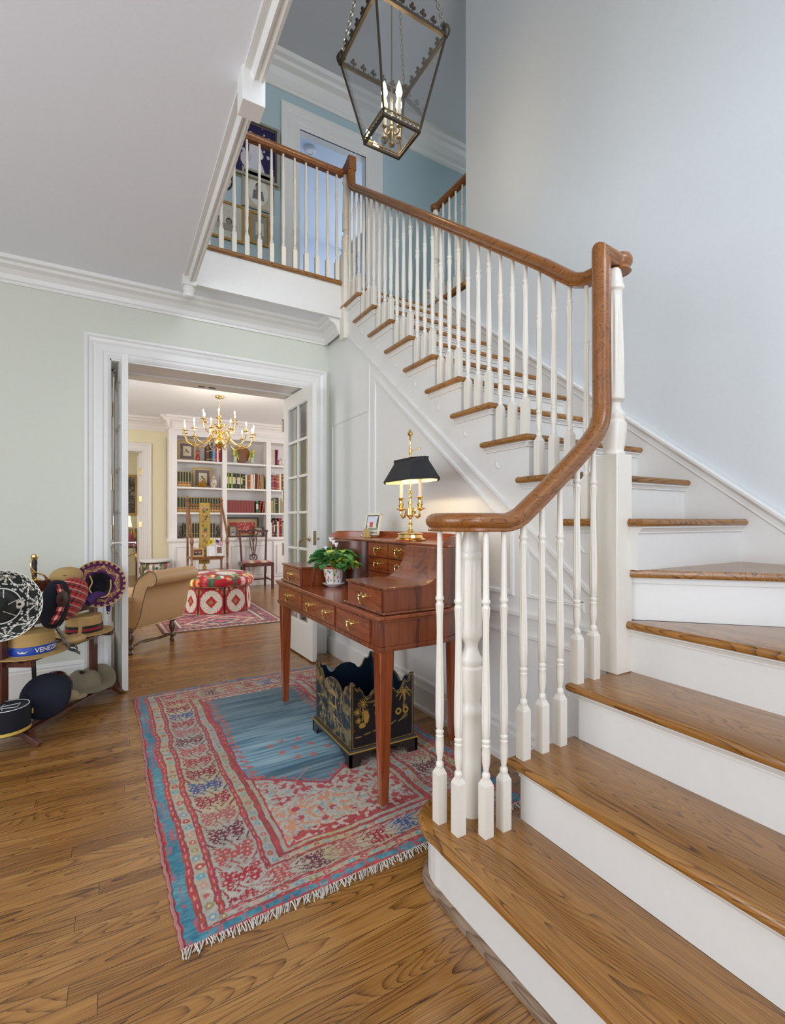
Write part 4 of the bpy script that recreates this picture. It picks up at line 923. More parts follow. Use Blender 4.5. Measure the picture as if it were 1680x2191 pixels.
for i in range(4):
    p, q = Vector(sq(a1, H)[i]), Vector(sq(a1, H)[(i+1) % 4]); d = (q-p).normalized(); nn = 13
    for k in range(nn):
        c = p + (q-p)*(k+.5)/nn; big = k % 2 == 0
        if big:
            for dx, dz_, r_ in ((0, .056, .0095), (-.013, .040, .0085), (.013, .040, .0085), (0, .036, .007)): m.ball(tuple(c + d*dx + Vector((0, 0, dz_))), (r_, r_, r_*1.1), 7, 5)
            m.tube([tuple(c + Vector((0, 0, .005))), tuple(c + Vector((0, 0, .05)))], .0045, 5)
        else: m.ball(tuple(c + Vector((0, 0, .018))), (.004, .004, .010), 6, 4)
        e = c + d*.02*0; m.tube([tuple(c - d*.017 + Vector((0, 0, .008))), tuple(c - d*.010 + Vector((0, 0, .016))), tuple(c - d*.0 + Vector((0, 0, .012)))], .0028, 5)
    m.lathe([(.008, -.008), (.022, .010), (.026, .030), (.018, .052), (.006, .068)], tuple(p + Vector((0, 0, .0))), 10)
o = part('leaf_cresting', m, 'bronze', ln)
for i in range(4):
    A, B = sq(a0, .0)[i], sq(a0, .0)[(i+1) % 4]; Cc, D = sq(a1, H)[(i+1) % 4], sq(a1, H)[i]; m = MB().add([A, B, Cc, D], [(0, 1, 2, 3)]); part('glass_pane', m, 'lantern_glass', ln)
m = MB(); m.lathe([(.010, -.050), (.018, -.048), (.019, -.040), (.011, -.030), (.012, -.002), (.021, .012), (.021, .042), (.013, .056), (.010, .066), (.012, .076), (.005, .086), (.0045, UZ - z0)], seg=16); part('centre_rod', m, 'oldbrass', ln)
for k in range(4):
    a = rad(14.8) + k*PI/2; c, s_ = math.cos(a), math.sin(a); r_ = .062
    m = MB(); m.tube([tuple(p) for p in spline([(c*.014, s_*.014, .035), (c*.035, s_*.035, .0), (c*r_, s_*r_, .0), (c*r_, s_*r_, .030)], 5)], .0042, 6); m.lathe([(.007, .026), (.015, .032), (.013, .036)], (c*r_, s_*r_, 0), 12); ar = part('arm', m, 'oldbrass', ln)
    m = MB().lathe([(.0125, .034), (.0125, .200)], (c*r_, s_*r_, 0), 12); part('candle_sleeve', m, 'candle', ar)
    m = MB().lathe([(.008, .198), (.018, .222), (.0185, .240), (.011, .272), (.001, .300)], (c*r_, s_*r_, 0), 12, cap=False); part('bulb', m, 'bulb', ar)
    point('lantern_glow', (LX + c*r_, LY + s_*r_, z0 + .238), 1.6, (1, .74, .42), .014)
m = MB()
for sx, sy in ((-1, -1), (1, -1), (1, 1), (-1, 1)):
    p = Vector((sx*a1, sy*a1, H + .01)); q = Vector((0, 0, 1.75)); n = 46
    for k in range(n):
        c = p + (q-p)*(k+.5)/n; d = (q-p).normalized(); s_ = d.cross(Vector((0, 0, 1))).normalized(); u = s_ if k % 2 else s_.cross(d)
        m.tube([tuple(c + d*.020*math.cos(t) + u*.009*math.sin(t)) for t in [j*PI/4 for j in range(8)]], .0020, 4, closed=True)
o = part('chain', m, 'oldbrass', ln); o['kind'] = 'stuff'

# ------------------------------------------------------------ French doors to the library
def french_door(name, x, y, rz, sgn):
    """leaf drawn along +Y from its free edge; thickness towards sgn*X"""
    d = link(name, None, None, (x, y, 0), rz); d['kind'] = 'structure'; d['label'] = 'white French door leaf with small panes standing open in the doorway'
    T = .036; W_, Z0, Z1 = .655, .012, 2.185; st_, tr, br = .105, .11, .27
    m = MB(); X0, X1 = 0, sgn*T
    m.box(X0, 0, Z0, X1, st_, Z1); m.box(X0, W_-st_, Z0, X1, W_, Z1); m.box(X0, st_, Z1-tr, X1, W_-st_, Z1); m.box(X0, st_, Z0, X1, W_-st_, Z0+br)
    part('leaf', m, 'trim', d, .002)
    m = MB(); gy0, gy1, gz0, gz1 = st_, W_-st_, Z0+br, Z1-tr
    yc = (gy0+gy1)/2; m.box(sgn*.006, yc-.011, gz0, sgn*(T-.006), yc+.011, gz1)
    for k in range(1, 6): z = gz0 + (gz1-gz0)*k/6; m.box(sgn*.006, gy0, z-.011, sgn*(T-.006), gy1, z+.011)
    for z in (gz0, gz1): m.box(sgn*.006, gy0, z-.008, sgn*(T-.006), gy1, z+.008)
    part('glazing_bars', m, 'trim', d, .003)
    m = MB().box(sgn*(T/2-.001), gy0, gz0, sgn*(T/2+.001), gy1, gz1); part('pane', m, 'glass', d)
    m = MB()
    for fx in (0, sgn*T):
        q = -1 if fx == 0 else 1; q *= sgn
        m.lathe([(.020, 0), (.020, q*.004), (.008, q*.008), (.007, q*.045)], (fx, .058, .965), 14, axis='x')
        m.tube([(fx + q*.045, .058, .965), (fx + q*.047, .075, .962), (fx + q*.046, .12, .955), (fx + q*.05, .145, .935)], .0065, 8)
        m.tube([(fx + q*.047, .142, .935), (fx + q*.047, .14, .915), (fx + q*.047, .155, .905), (fx + q*.047, .168, .92), (fx + q*.047, .158, .94)], .004, 6)
    if sgn > 0: m.box(sgn*.006, -.002, .92, sgn*.030, .001, 1.03)
    part('handle', m, 'nickel' if sgn < 0 else 'oldbrass', d)
    for z in (.22, .80, 1.28, 1.90):
        m = MB(); m.lathe([(.007, 0), (.007, .10), (.009, .102), (.004, .112)], (-sgn*.006 + sgn*0, W_ + .004, z), 10); m.box(0, W_-.004, z, sgn*.03, W_+.006, z+.10); part('hinge', m, 'oldbrass', d)
french_door('door_1', .084, 3.535, rad(4), -1)
french_door('door_2', 1.336, 3.525, rad(2.2), 1)
# hinges on the near jamb and ball catches overhead
m = MB()
for z in (.42, .98, 1.32, 1.82): m.box(-.014, 3.80, z, -.006, 3.835, z + .10); m.lathe([(.006, 0), (.006, .10)], (-.002, 3.80, z), 8)
struct('trim_6', m, 'oldbrass')
m = MB()
for x in (.62, .70): m.box(x - .025, 4.13, 2.195, x + .025, 4.15, 2.1985)
struct('trim_7', m, 'bronze')
# wall outlet on the side wall
ol = thing('wall_outlet', 'cream electrical outlet low on the white panelled wall', 'outlet', (XS, 1.98, .17))
m = MB().box(-.023, -.037, -.055, -.015, .037, .055); part('cover_plate', m, flat('cream_plastic', (.62, .56, .42), .4), ol, .002)
m = MB()
for z in (-.026, .026):
    for y in (-.008, .008): m.box(-.0245, y-.0015, z-.007, -.023, y+.0015, z+.007)
part('socket_slots', m, 'black', ol)
# ------------------------------------------------------------ hat rack and hats
RZ = math.atan2(.861, .508); AX, AY = -.47, 2.99
def rk(s_, d, z=0): return Vector((AX + .508*s_ + .861*d, AY + .861*s_ - .508*d, z))
rack = thing('hat_rack', 'dark mahogany slatted rack crowded with hats against the pale green wall', 'rack', (AX, AY, 0), RZ)
def post_leg(s_):
    m = MB(); m.box(s_ - .022, -.015, .06, s_ + .022, .015, .79); m.lathe([(.024, .79), (.026, .80), (.015, .812), (.002, .818)], (s_, 0, 0), 12); part('post', m, 'darkmah', rack, .003)
    m = MB(); pts = [tuple(p) for p in spline([(s_, -.185, .014), (s_, -.14, .045), (s_, -.07, .088), (s_, 0, .10), (s_, .07, .088), (s_, .14, .045), (s_, .185, .014)], 6)]
    m.sweep(pts, [(-.018, -.014), (.018, -.014), (.018, .014), (-.018, .014)], smooth=False, scale=[.75 + .25*math.sin(PI*i/36) for i in range(37)]); part('foot', m, 'darkmah', rack, .002)
post_leg(0); post_leg(.71)
for z0_, z1_, y_, nm in ((.725, .785, 0, 'rail'), (.555, .600, 0, 'rail')):
    m = MB().box(0, y_-.010, z0_, .71, y_+.010, z1_); part(nm, m, 'darkmah', rack, .003)
for z_, nm in ((.412, 'slatted_shelf'), (.072, 'slatted_shelf')):
    m = MB()
    for y_ in (-.12, -.06, 0, .06, .12): m.box(0, y_-.018, z_, .71, y_+.018, z_+.014)
    for s_ in (.0, .66): m.box(s_, -.14, z_-.022, s_+.03, .14, z_)
    part(nm, m, 'darkmah', rack, .002)
def aim(o, d, roll=0):
    o.rotation_euler = (Vector(d).to_track_quat('Z', 'Y') @ Matrix.Rotation(rad(roll), 3, 'Z').to_quaternion()).to_euler(); return o
def polar(nu, nv, prof, cf, R_, roll=0):
    """surface of revolution from prof[(r, z)] coloured by a plan painting; returns MB"""
    P = np.array(prof, float); t = np.linspace(0, 1, len(P))
    ri = lambda V: np.interp(V, t, P[:, 0]); zi = lambda V: np.interp(V, t, P[:, 1])
    cv = Canvas(nu, nv, 1, 1, (0, 0, 0)); u, v = np.meshgrid(np.linspace(0, 1, nu+1), np.linspace(0, 1, nv+1), indexing='ij')
    r_ = ri(v); cv.X = r_*np.cos(2*PI*u); cv.Y = r_*np.sin(2*PI*u); cf(cv, r_, 2*PI*u, v)
    return MB().grid(nu, nv, lambda U, V: (ri(V)*np.cos(2*PI*U), ri(V)*np.sin(2*PI*U), zi(V)), cv.fn())
# black and white sombrero
def c_black(cv, r_, a, v):
    cv.c[:] = (.012, .014, .012); Wt = (.70, .68, .60)
    for k in range(9):
        t = k*2*PI/9; p = lambda rr_, o: (rr_*math.cos(t+o), rr_*math.sin(t+o))
        cv.line([p(.142, 0), p(.105, .35), p(.142, .70)], .0035, Wt); cv.line([p(.100, -.1), p(.112, .35), p(.100, .80)], .0028, Wt)
        for j in range(-3, 4): cv.line([p(.108, 0), p(.140, j*.075)], .0014, (.55, .50, .40)); cv.disc(*p(.140, j*.075), .0032, Wt)
        cv.disc(*p(.090, .2), .004, Wt); cv.disc(*p(.088, .32), .004, Wt)
    for k in range(6):
        t = k*PI/3; cv.line([(.035*math.cos(t), .035*math.sin(t)), (.075*math.cos(t+.35), .075*math.sin(t+.35))], .0035, Wt)
    cv.put(np.abs(r_ - .080) < .0022, Wt); cv.put(np.abs(r_ - .1525 - .004*np.sin(a*36)) < .0022, Wt); cv.put(r_ > .158, Wt)
hp = [(.002, .095), (.02, .093), (.038, .08), (.052, .05), (.066, .012), (.075, .002), (.090, -.002), (.12, .004), (.145, .016), (.158, .030), (.160, .031), (.158, .026), (.13, .001), (.10, -.007), (.07, -.006)]
o = solo('sombrero', polar(216, 90, hp, c_black, .16), 'v_cloth', 'black sombrero with white scalloped embroidery hung on the hat rack end', 'hat', rk(-.16, .12, .72), group=None)
aim(o, (.10, -.96, .20))
m = MB().lathe([(.006, .0), (.016, .0), (.020, .004), (.016, .010), (.008, .010), (.006, .002)], (.072, .0, .014), 20, cap=False); part('medallion', m, flat('silver_braid', (.62, .57, .48), .6, bump=.4, bscale=400), o)
# purple and gold sombrero, open side outwards
def c_purp(cv, r_, a, v):
    cv.c[:] = (.085, .012, .075); G_ = (.72, .46, .16)
    for k in range(7):
        t = k*2*PI/7; p = lambda rr_, o: (rr_*math.cos(t+o), rr_*math.sin(t+o))
        cv.line([p(.082, 0), p(.118, .45), p(.082, .90)], .0032, G_)
        for j in range(-9, 10): cv.line([p(.082, 0), p(.112 + .006*(j % 2), j*.045)], .0013, (.45, .25, .07))
        for j in range(-4, 5): cv.line([p(.115, .45), p(.088, .45 + j*.05)], .0012, (.45, .25, .07))
    cv.put((r_ > .130) & (np.sin(a*26) > .1), (.52, .32, .12)); cv.put(r_ > .140, (.62, .42, .20)); cv.put(np.abs(r_ - .078) < .003, (.07, .015, .10)); cv.put(r_ < .073, (.010, .008, .012))
pp_ = [(.002, -.085), (.03, -.083), (.05, -.07), (.062, -.035), (.072, -.004), (.080, .0), (.10, .004), (.125, .013), (.143, .030), (.146, .031), (.143, .025), (.12, .008), (.085, -.006), (.075, -.01), (.066, -.04), (.052, -.076), (.002, -.09)]
o = solo('sombrero', polar(216, 90, pp_, c_purp, .146), 'v_cloth', 'purple and gold sombrero tipped up at the hat rack end beside the door casing', 'hat', (-.075, 3.49, .715))
aim(o, (.12, -.95, .26))
m = MB(); m.tube([tuple(p) for p in spline([(-.05, .055, .01), (-.04, .01, .03), (-.055, -.035, .035), (-.02, -.08, .03), (.03, -.082, .03), (.055, -.04, .03), (.06, .02, .02)], 6)], .004, 6); part('chin_cord', m, flat('gold_cord', (.65, .42, .16), .6), o)
# tan hat with slits
M['tan'] = flat('tan_suede', (.50, .33, .13), .85, bump=.2, bscale=200); M['straw'] = flat('woven_straw', (.50, .32, .11), .7, bump=.8, bscale=330, var=.25)
m = MB(); m.ball((0, 0, 0), (.120, .062, .058), 24, 12); m.cur = 1
for x in (-.07, .0, .055): m.ball((x, -.048 + abs(x)*.14, .016), (.018, .010, .003), 8, 4)
o = solo('slit_cap', m, ['tan', 'black'], 'rounded tan suede cap with dark slits topping the tartan bonnet', 'hat', rk(.43, .02, .785), RZ)
# tartan bonnet
def plaid(cv):
    X, Y = cv.X, cv.Y; cv.c[:] = (.62, .045, .03)
    for ax_, per in ((X, .036), (Y, .032)):
        q = np.mod(ax_, per)/per; cv.c[(q < .20)] = (.10, .02, .03)
    q1 = np.mod(X, .036)/.036; q2 = np.mod(Y, .032)/.032; cv.c[(q1 < .2) & (q2 < .2)] = (.012, .014, .02); cv.c[(np.abs(q1-.55) < .035) | (np.abs(q2-.6) < .04)] = (.62, .45, .40); cv.c[(np.abs(q2-.78) < .05)] = (.03, .05, .04)
    return cv
m = MB(); cv = plaid(Canvas(120, 80, .62, .30, (0, 0, 0)))
def tart(U, V):
    a = U*2*PI; t = V*PI; rr = np.sin(t)**.8*(1 + .02*np.sin(a*9)); return .120*rr*np.cos(a) + .02*np.cos(t), .055*rr*np.sin(a) - .02*np.cos(t), .125*np.cos(t)
m.grid(120, 80, tart, cv.fn()); o = solo('tartan_bonnet', m, 'v_cloth', 'red tartan bonnet slung over the hat rack rail between navy cap and purple sombrero', 'hat', rk(.375, .07, .665), RZ)
o.rotation_euler = (0, rad(22), RZ)
# navy glengarry
M['navy'] = flat('navy_wool', (.005, .006, .011), .95, bump=.2, bscale=200)
m = MB(); m.grid(48, 24, lambda U, V: (.085*np.sin(V*PI)**.7*np.cos(U*2*PI), .05*np.sin(V*PI)**.7*np.sin(U*2*PI), .125*np.cos(V*PI)), None)
g = solo('glengarry_cap', m, 'navy', 'navy glengarry cap with red and white checked band and brown rosette', 'hat', rk(.155, .15, .675), RZ)
g.rotation_euler = (0, rad(14), RZ)
def check(n_):
    cv = Canvas(30, 90, 3, 9, (.62, .58, .50)); X, Y = cv.X, cv.Y; cv.c[(np.mod(X, 2) < 1) | (np.mod(Y, 2) < 1)] = (.55, .03, .03); cv.c[(np.mod(X, 2) < 1) & (np.mod(Y, 2) < 1)] = (.02, .012, .015); return cv
m = MB(); m.grid(30, 90, lambda U, V: (-.083 + .040*U + .014*np.sin(V*PI), -.040 - .022*np.sin(V*PI) - .010*U, -.105 + .20*V), check(0).fn()); part('checked_band', m, 'v_cloth', g)
M['rosette'] = flat('brown_satin', (.045, .012, .010), .5)
m = MB(); m.lathe([(.001, -.016), (.036, -.013), (.044, -.006), (.042, 0)][::-1], (-.045, -.060, .022), 9, axis='y'); part('rosette', m, 'rosette', g)
m = MB(); m.lathe([(.012, -.002), (.014, -.005), (.008, -.007), (.001, -.007)], (-.052, -.074, .024), 14, axis='y'); part('badge', m, 'bronze', g)
m = MB()
for pts in ([(.0, -.03, -.115), (.03, -.05, -.16), (.045, -.07, -.22), (.08, -.09, -.235), (.11, -.10, -.25)], [(.0, -.02, -.118), (.02, -.06, -.18), (.06, -.07, -.205), (.10, -.08, -.215), (.14, -.07, -.25)]):
    m.sweep([tuple(p) for p in spline(pts, 5)], [(-.009, -.0008), (.009, -.0008), (.009, .0008), (-.009, .0008)], up=(.2, -1, .3), smooth=False)
part('ribbon', m, 'black', g)
# sabre in scabbard
sw = thing('sabre', 'brass hilted sabre in a black scabbard standing upright on the hat rack', 'sword', rk(.21, .0, .10), RZ)
m = MB(); m.tube([(.035, .02, 0), (.02, .022, .3), (.0, .024, .68)], .011, 8); part('scabbard', m, 'black', sw)
m = MB(); m.lathe([(.010, .70), (.012, .72), (.010, .735), (.0125, .75), (.011, .765), (.0135, .785), (.012, .80)], seg=12); part('grip', m, flat('wound_leather', (.02, .014, .012), .45, bump=1, bscale=80), sw)
m = MB(); m.lathe([(.012, .80), (.017, .812), (.015, .826), (.008, .832)], seg=14); m.lathe([(.028, .688), (.030, .694), (.02, .702), (.008, .704)], seg=18, sx=1.1)
m.tube([tuple(p) for p in spline([(-.006, 0, .82), (-.026, -.004, .80), (-.034, -.008, .755), (-.024, -.012, .72), (-.006, -.02, .698)], 6)], .0035, 7)
m.tube([tuple(p) for p in spline([(-.032, -.006, .765), (-.018, -.022, .735), (.02, -.03, .722), (.05, -.03, .70), (.066, -.02, .685)], 6)], .003, 7); m.tube([tuple(p) for p in spline([(-.028, -.008, .74), (0, -.03, .725), (.03, -.032, .71), (.055, -.022, .682)], 6)], .003, 7); part('hilt', m, 'brass', sw)
# straw boaters
def boater(mb, rc, rb, h):
    pr = [(rb, .0), (rb, .004), (rc + .003, .005), (rc, .008)]
    for k in range(8): z = .008 + (h-.014)*(k+.5)/8; pr += [(rc - .0005*k + .0012, z), (rc - .0005*k, z + (h-.014)/16)]
    pr += [(rc - .008, h)]
    for k in range(7): r_ = (rc-.010)*(1 - (k+.5)/7.5); pr += [(r_, h + .0018), (max(.001, r_ - .006), h + .0002)]
    mb.lathe(pr, seg=44, sx=1.0, sy=.88)
b1 = solo('straw_boater', (lambda m: (boater(m, .108, .172, .112), m)[1])(MB()), 'straw', 'straw boater with a royal blue ribbon lettered in white on the rack shelf', 'hat', rk(.135, .045, .428), RZ)
M['blueband'] = flat('royal_blue_ribbon', (.006, .05, .36), .45)
m = MB().lathe([(.1105, .008), (.1110, .010), (.1105, .048), (.109, .050)], seg=44, sy=.88, cap=False); m.tube([(-.10, .05, .03), (-.15, .06, .025), (-.19, .055, -.05)], .012, 6); part('ribbon', m, 'blueband', b1)
def bend_text(txt, size, R_, a0_, z, sy):
    cu = bpy.data.curves.new('t', 'FONT'); cu.body = txt; cu.size = size; cu.extrude = .0004; cu.offset = .0006; ob = bpy.data.objects.new('t', cu); C.objects.link(ob)
    bpy.context.view_layer.update(); me = bpy.data.meshes.new_from_object(ob.evaluated_get(bpy.context.evaluated_depsgraph_get())); bpy.data.objects.remove(ob)
    for v in me.vertices:
        a = a0_ + v.co.x/R_; rr_ = R_ + v.co.z + .0008; zz = z + v.co.y; v.co = (rr_*math.cos(a), rr_*math.sin(a)*sy, zz)
    return me
M['white'] = flat('white_print', (.78, .78, .78), .5)
me = bend_text('VENEZIA', .033, .1115, rad(-133), .018, .88); me.materials.append(M['white']); link('lettering', me, b1)
gm = [(-.024, .014), (-.021, .005), (-.012, 0), (.012, 0), (.021, .005), (.026, .014), (.021, .0125), (.013, .007), (.006, .007), (.004, .012), (-.004, .012), (-.006, .007), (-.013, .007), (-.02, .0125)]
m = MB(); m.prism(gm, 0, .0006, 'xz'); m.v = [(.1120*math.cos(rad(-162) + x/.1115), .1120*math.sin(rad(-162) + x/.1115)*.88, .020 + z) for x, y, z in m.v]; m.f = m.f[:2]; part('gondola_mark', m, 'white', b1)
b2 = solo('straw_boater', (lambda m: (boater(m, .105, .170, .105), m)[1])(MB()), 'straw', 'straw boater with a black and red striped band beside the door casing', 'hat', rk(.575, .03, .432), RZ)
for z_, zz, c_, nm in ((.008, .052, 'black', 'band'),): m = MB().lathe([(.1075, z_), (.1075, zz)], seg=44, sy=.88, cap=False); part(nm, m, c_, b2)
m = MB().lathe([(.1083, .021), (.1083, .037)], seg=44, sy=.88, cap=False); part('band_stripe', m, flat('dark_red_ribbon', (.28, .012, .025), .5), b2)
# tan cap and strap between the boaters
m = MB(); m.ball((0, 0, .02), (.075, .05, .028), 18, 8); m.sweep([(-.01, -.03, .02), (-.02, -.045, .07), (-.005, -.04, .13)], [(-.016, -.001), (.016, -.001), (.016, .001), (-.016, .001)], up=(0, -1, .1), smooth=False)
solo('leather_cap', m, 'tan', 'small tan leather cap with a broad strap between the two straw boaters', 'hat', rk(.335, .13, .428), RZ)
# purple jester hat with bell
m = MB(); m.tube([tuple(p) for p in spline([(-.09, 0, .02), (-.03, -.02, .055), (.02, -.035, .04), (.045, -.045, -.01), (.05, -.045, -.055)], 6)], .028, 10, scale=[1.0 - .026*i for i in range(25)])
j = solo('jester_hat', m, flat('purple_velvet', (.065, .018, .13), .8), 'purple velvet jester point with a little bell drooping under the purple sombrero', 'hat', rk(.61, .08, .60), RZ)
m = MB().ball((.051, -.045, -.067), .010, 12, 8); part('bell', m, 'nickel', j)
# lower shelf hats
k_ = solo('kepi', (lambda m: (m.lathe([(.092, 0), (.094, .02), (.089, .115), (.086, .12), (.080, .117), (.001, .112)], seg=36, sy=.9), m)[1])(MB()), 'navy', 'black kepi with gold band and white braid on the lowest rack shelf', 'hat', rk(-.055, .075, .105), RZ)
m = MB().lathe([(.0955, .004), (.0955, .019)], seg=36, sy=.9, cap=False); m.box(.062, -.070, .06, .066, -.066, .085); part('gold_band', m, flat('gold_braid', (.62, .44, .08), .5), k_)
m = MB().tube([(.087*math.cos(t*.3), .087*math.sin(t*.3)*.9, .119) for t in range(21)], .002, 5, closed=True); m.tube([(-.05, -.01, .1155), (.0, .03, .115), (.05, -.02, .1155), (0, -.04, .115), (-.03, .03, .115), (.03, .04, .115)], .0015, 5); part('braid', m, 'white', k_)
m = MB(); m.grid(48, 20, lambda U, V: (.115*np.sin(V*PI)**.8*np.cos(U*2*PI), .115*np.sin(V*PI)**.8*np.sin(U*2*PI), .035*np.cos(V*PI)), None); m.tube([(.095*math.cos(t*PI/18), .095*math.sin(t*PI/18), -.022) for t in range(36)], .010, 7, closed=True)
o = solo('beret', m, flat('dark_blue_felt', (.004, .006, .016), .9, bump=.2, bscale=150), 'round dark blue felt hat tilted upright on the lowest rack shelf', 'hat', rk(.155, .10, .195)); aim(o, (-.15, -.93, .33))
cv = Canvas(72, 24, 12, 4, (.5, .48, .4)); pal_ = [(.45, .05, .06), (.04, .16, .10), (.62, .58, .48), (.20, .04, .06), (.62, .56, .45), (.35, .22, .08)]
kk = (np.floor(cv.X + .5*np.floor(cv.Y)) + 2*np.floor(cv.Y)).astype(int) % 6
for i_, c_ in enumerate(pal_): cv.c[kk == i_] = c_
cv.c[(cv.X > 8.2) & (cv.X < 10)] = (.012, .016, .014)
m = MB(); m.grid(72, 24, lambda U, V: (.088*np.cos(U*2*PI)*np.sin(.35 + V*1.2), .088*np.sin(U*2*PI)*np.sin(.35 + V*1.2), .085*np.cos(.35 + V*1.2)*1.1), cv.fn())
solo('patchwork_hat', m, 'v_cloth', 'patchwork hat of red green and white with a black band behind the blue felt hat', 'hat', rk(.33, .02, .175), RZ).rotation_euler = (rad(20), 0, RZ)
M['khaki'] = flat('khaki_felt', (.23, .20, .13), .9, bump=.15, bscale=120, var=.25)
m = MB(); A_ = lambda U: U*2*PI
m.grid(60, 24, lambda U, V: ((.085 + (V < 0)*0)*np.cos(A_(U))*np.sin(.25 + V*1.35), .098*np.sin(A_(U))*np.sin(.25 + V*1.35) , .10*np.cos(.25 + V*1.35)*(1 - .28*np.exp(-((np.sin(A_(U))*np.sin(.25+V*1.35))/.3)**2)*(V < .35)) + .02), None)
m.grid(60, 8, lambda U, V: ((.083 + V*.095)*np.cos(A_(U)), (.095 + V*.075)*np.sin(A_(U)), .022 + .085*V**1.6*np.clip(np.cos(A_(U)), 0, 1)**2 - .012*V), None)
solo('slouch_hat', m, 'khaki', 'khaki felt slouch hat with an upturned brim on the lowest rack shelf end', 'hat', rk(.585, .02, .088), RZ)
m = MB(); m.ball((0, 0, 0), (.045, .06, .035), 16, 8); m.ball((.03, -.04, -.012), (.05, .045, .008), 14, 5)
solo('peaked_cap', m, flat('tan_cotton', (.36, .28, .16), .9), 'tan cloth peaked cap tucked between blue felt hat and khaki hat', 'hat', rk(.345, .085, .125), RZ)

# ------------------------------------------------------------ upper hall pictures and detector
def framed(name, x0, z0, x1, z1, fr, cv, label, fw=.02, y=4.468, depth=.022, mat=None, cat='picture', inner=None):
    t = thing(name, label, cat, ((x0+x1)/2, y, (z0+z1)/2))
    hx, hz = (x1-x0)/2, (z1-z0)/2; m = MB()
    pth_ = [(-hx+fw/2, -depth/2, -hz+fw/2), (hx-fw/2, -depth/2, -hz+fw/2), (hx-fw/2, -depth/2, hz-fw/2), (-hx+fw/2, -depth/2, hz-fw/2)]
    m.sweep(pth_, [(-depth/2, -fw/2), (depth/2, -fw/2), (depth*.3, 0), (depth/2, fw/2), (-depth/2, fw/2)], up=(0, -1, 0), closed=True, smooth=False)
    m.box(-hx + .002, -.006, -hz + .002, hx - .002, -.001, hz - .002)
    part('frame', m, fr, t)
    m = MB().grid(cv.nu, cv.nv, lambda U, V: (-hx+fw*.8 + U*2*(hx-fw*.8), -.008 + 0*U, -hz+fw*.8 + V*2*(hz-fw*.8)), cv.fn()); part('print', m, 'v_paint', t)
    return t
M['gilt'] = flat('gilt_frame', (.42, .24, .06), .4, .5); M['silverframe'] = flat('silvery_moulded_frame', (.36, .34, .27), .45, .3); M['walnut'] = flat('walnut_frame', (.16, .075, .03), .4)
def person(cv, x, y, s, coat, skin=(.45, .30, .22), hair=(.05, .03, .02)):
    cv.poly([(x-.5*s, y), (x-.38*s, y+.62*s), (x+.38*s, y+.62*s), (x+.5*s, y)], coat); cv.disc(x, y+.85*s, .23*s, hair, .28*s); cv.disc(x, y+.80*s, .18*s, skin, .23*s)
cv = Canvas(80, 90, 1, 1, (.020, .012, .065)); rs = random.Random(4)
for _ in range(40): cv.disc(rs.uniform(.15, .85), rs.uniform(.45, 1), rs.uniform(.01, .05), rs.choice([(.15, .25, .3), (.08, .05, .25), (.5, .55, .6), (.35, .12, .25)]))
cv.disc(.45, .62, .12, (.60, .22, .35)); cv.disc(.5, .5, .16, (.66, .62, .60)); cv.disc(.3, .3, .16, (.55, .50, .55)); cv.poly([(.3, .1), (.5, .6), (.75, .1)], (.6, .6, .66)); cv.disc(.62, .45, .07, (.7, .7, .7))
framed('framed_photograph', .905, 4.235, 1.365, 4.80, 'silverframe', cv, 'large framed purple and white photograph, topmost on the blue landing wall', .052)
cv = Canvas(70, 80, 1, 1, (.52, .48, .33)); cv.disc(.5, .5, .34, (.66, .66, .60), .40); person(cv, .5, .26, .42, (.16, .16, .15), (.22, .2, .18)); 
framed('framed_portrait', 1.015, 3.985, 1.305, 4.335, 'silverframe', cv, 'old oval portrait in a tan mount below the purple photograph', .014)
cv = Canvas(90, 70, 1, 1, (.62, .60, .50)); cv.rect(.12, .15, .88, .82, (.45, .52, .55)); cv.rect(.13, .16, .87, .81, (.63, .60, .50)); person(cv, .36, .22, .34, (.5, .45, .38), (.30, .25, .2)); person(cv, .66, .22, .34, (.35, .32, .27), (.30, .25, .2)); person(cv, .12, .3, .3, (.2, .18, .16), (.25, .2, .16))
framed('framed_drawing', .66, 3.63, 1.028, 3.965, 'gilt', cv, 'gilt framed drawing of small children low on the blue landing wall', .014)
cv = Canvas(50, 60, 1, 1, (.30, .29, .22)); cv.rect(.3, .3, .75, .72, (.55, .55, .47)); person(cv, .52, .34, .26, (.3, .28, .25))
framed('framed_card', 1.078, 3.665, 1.262, 3.955, 'gilt', cv, 'little gilt framed card with a grey mount beside the children drawing', .014)
t = thing('oval_picture', 'small oval black framed picture by the ceiling edge of the landing', 'picture', (.872, 4.466, 4.17))
m = MB(); m.tube([(.055*math.cos(a*PI/12), -.008, .088*math.sin(a*PI/12)) for a in range(24)], .008, 6, closed=True); part('frame', m, 'black', t)
m = MB(); m.add([(0, -.004, 0)] + [(.054*math.cos(a*PI/12), -.004, .086*math.sin(a*PI/12)) for a in range(24)], [(0, 1 + (a+1) % 24, 1 + a) for a in range(24)][::1]); part('print', m, flat('faded_print', (.5, .52, .42), .6), t)
m = MB(); m.lathe([(.066, 0), (.068, -.012), (.060, -.032), (.045, -.040), (.044, -.034), (.02, -.036), (.001, -.036)][::-1], seg=28); solo('smoke_detector', m, flat('off_white_plastic', (.72, .70, .66), .5), 'round off-white smoke detector on the bedroom ceiling beyond the landing door', 'smoke detector', (1.97, 5.28, UZ - .03))
m = MB(); m.box(-.02, -.30, 0, .016, .02, 1.9); bd = solo('bedroom_door', m, 'bedroom', 'pale door standing open inside the upstairs bedroom', 'door', (1.575, 5.0, 2.99))
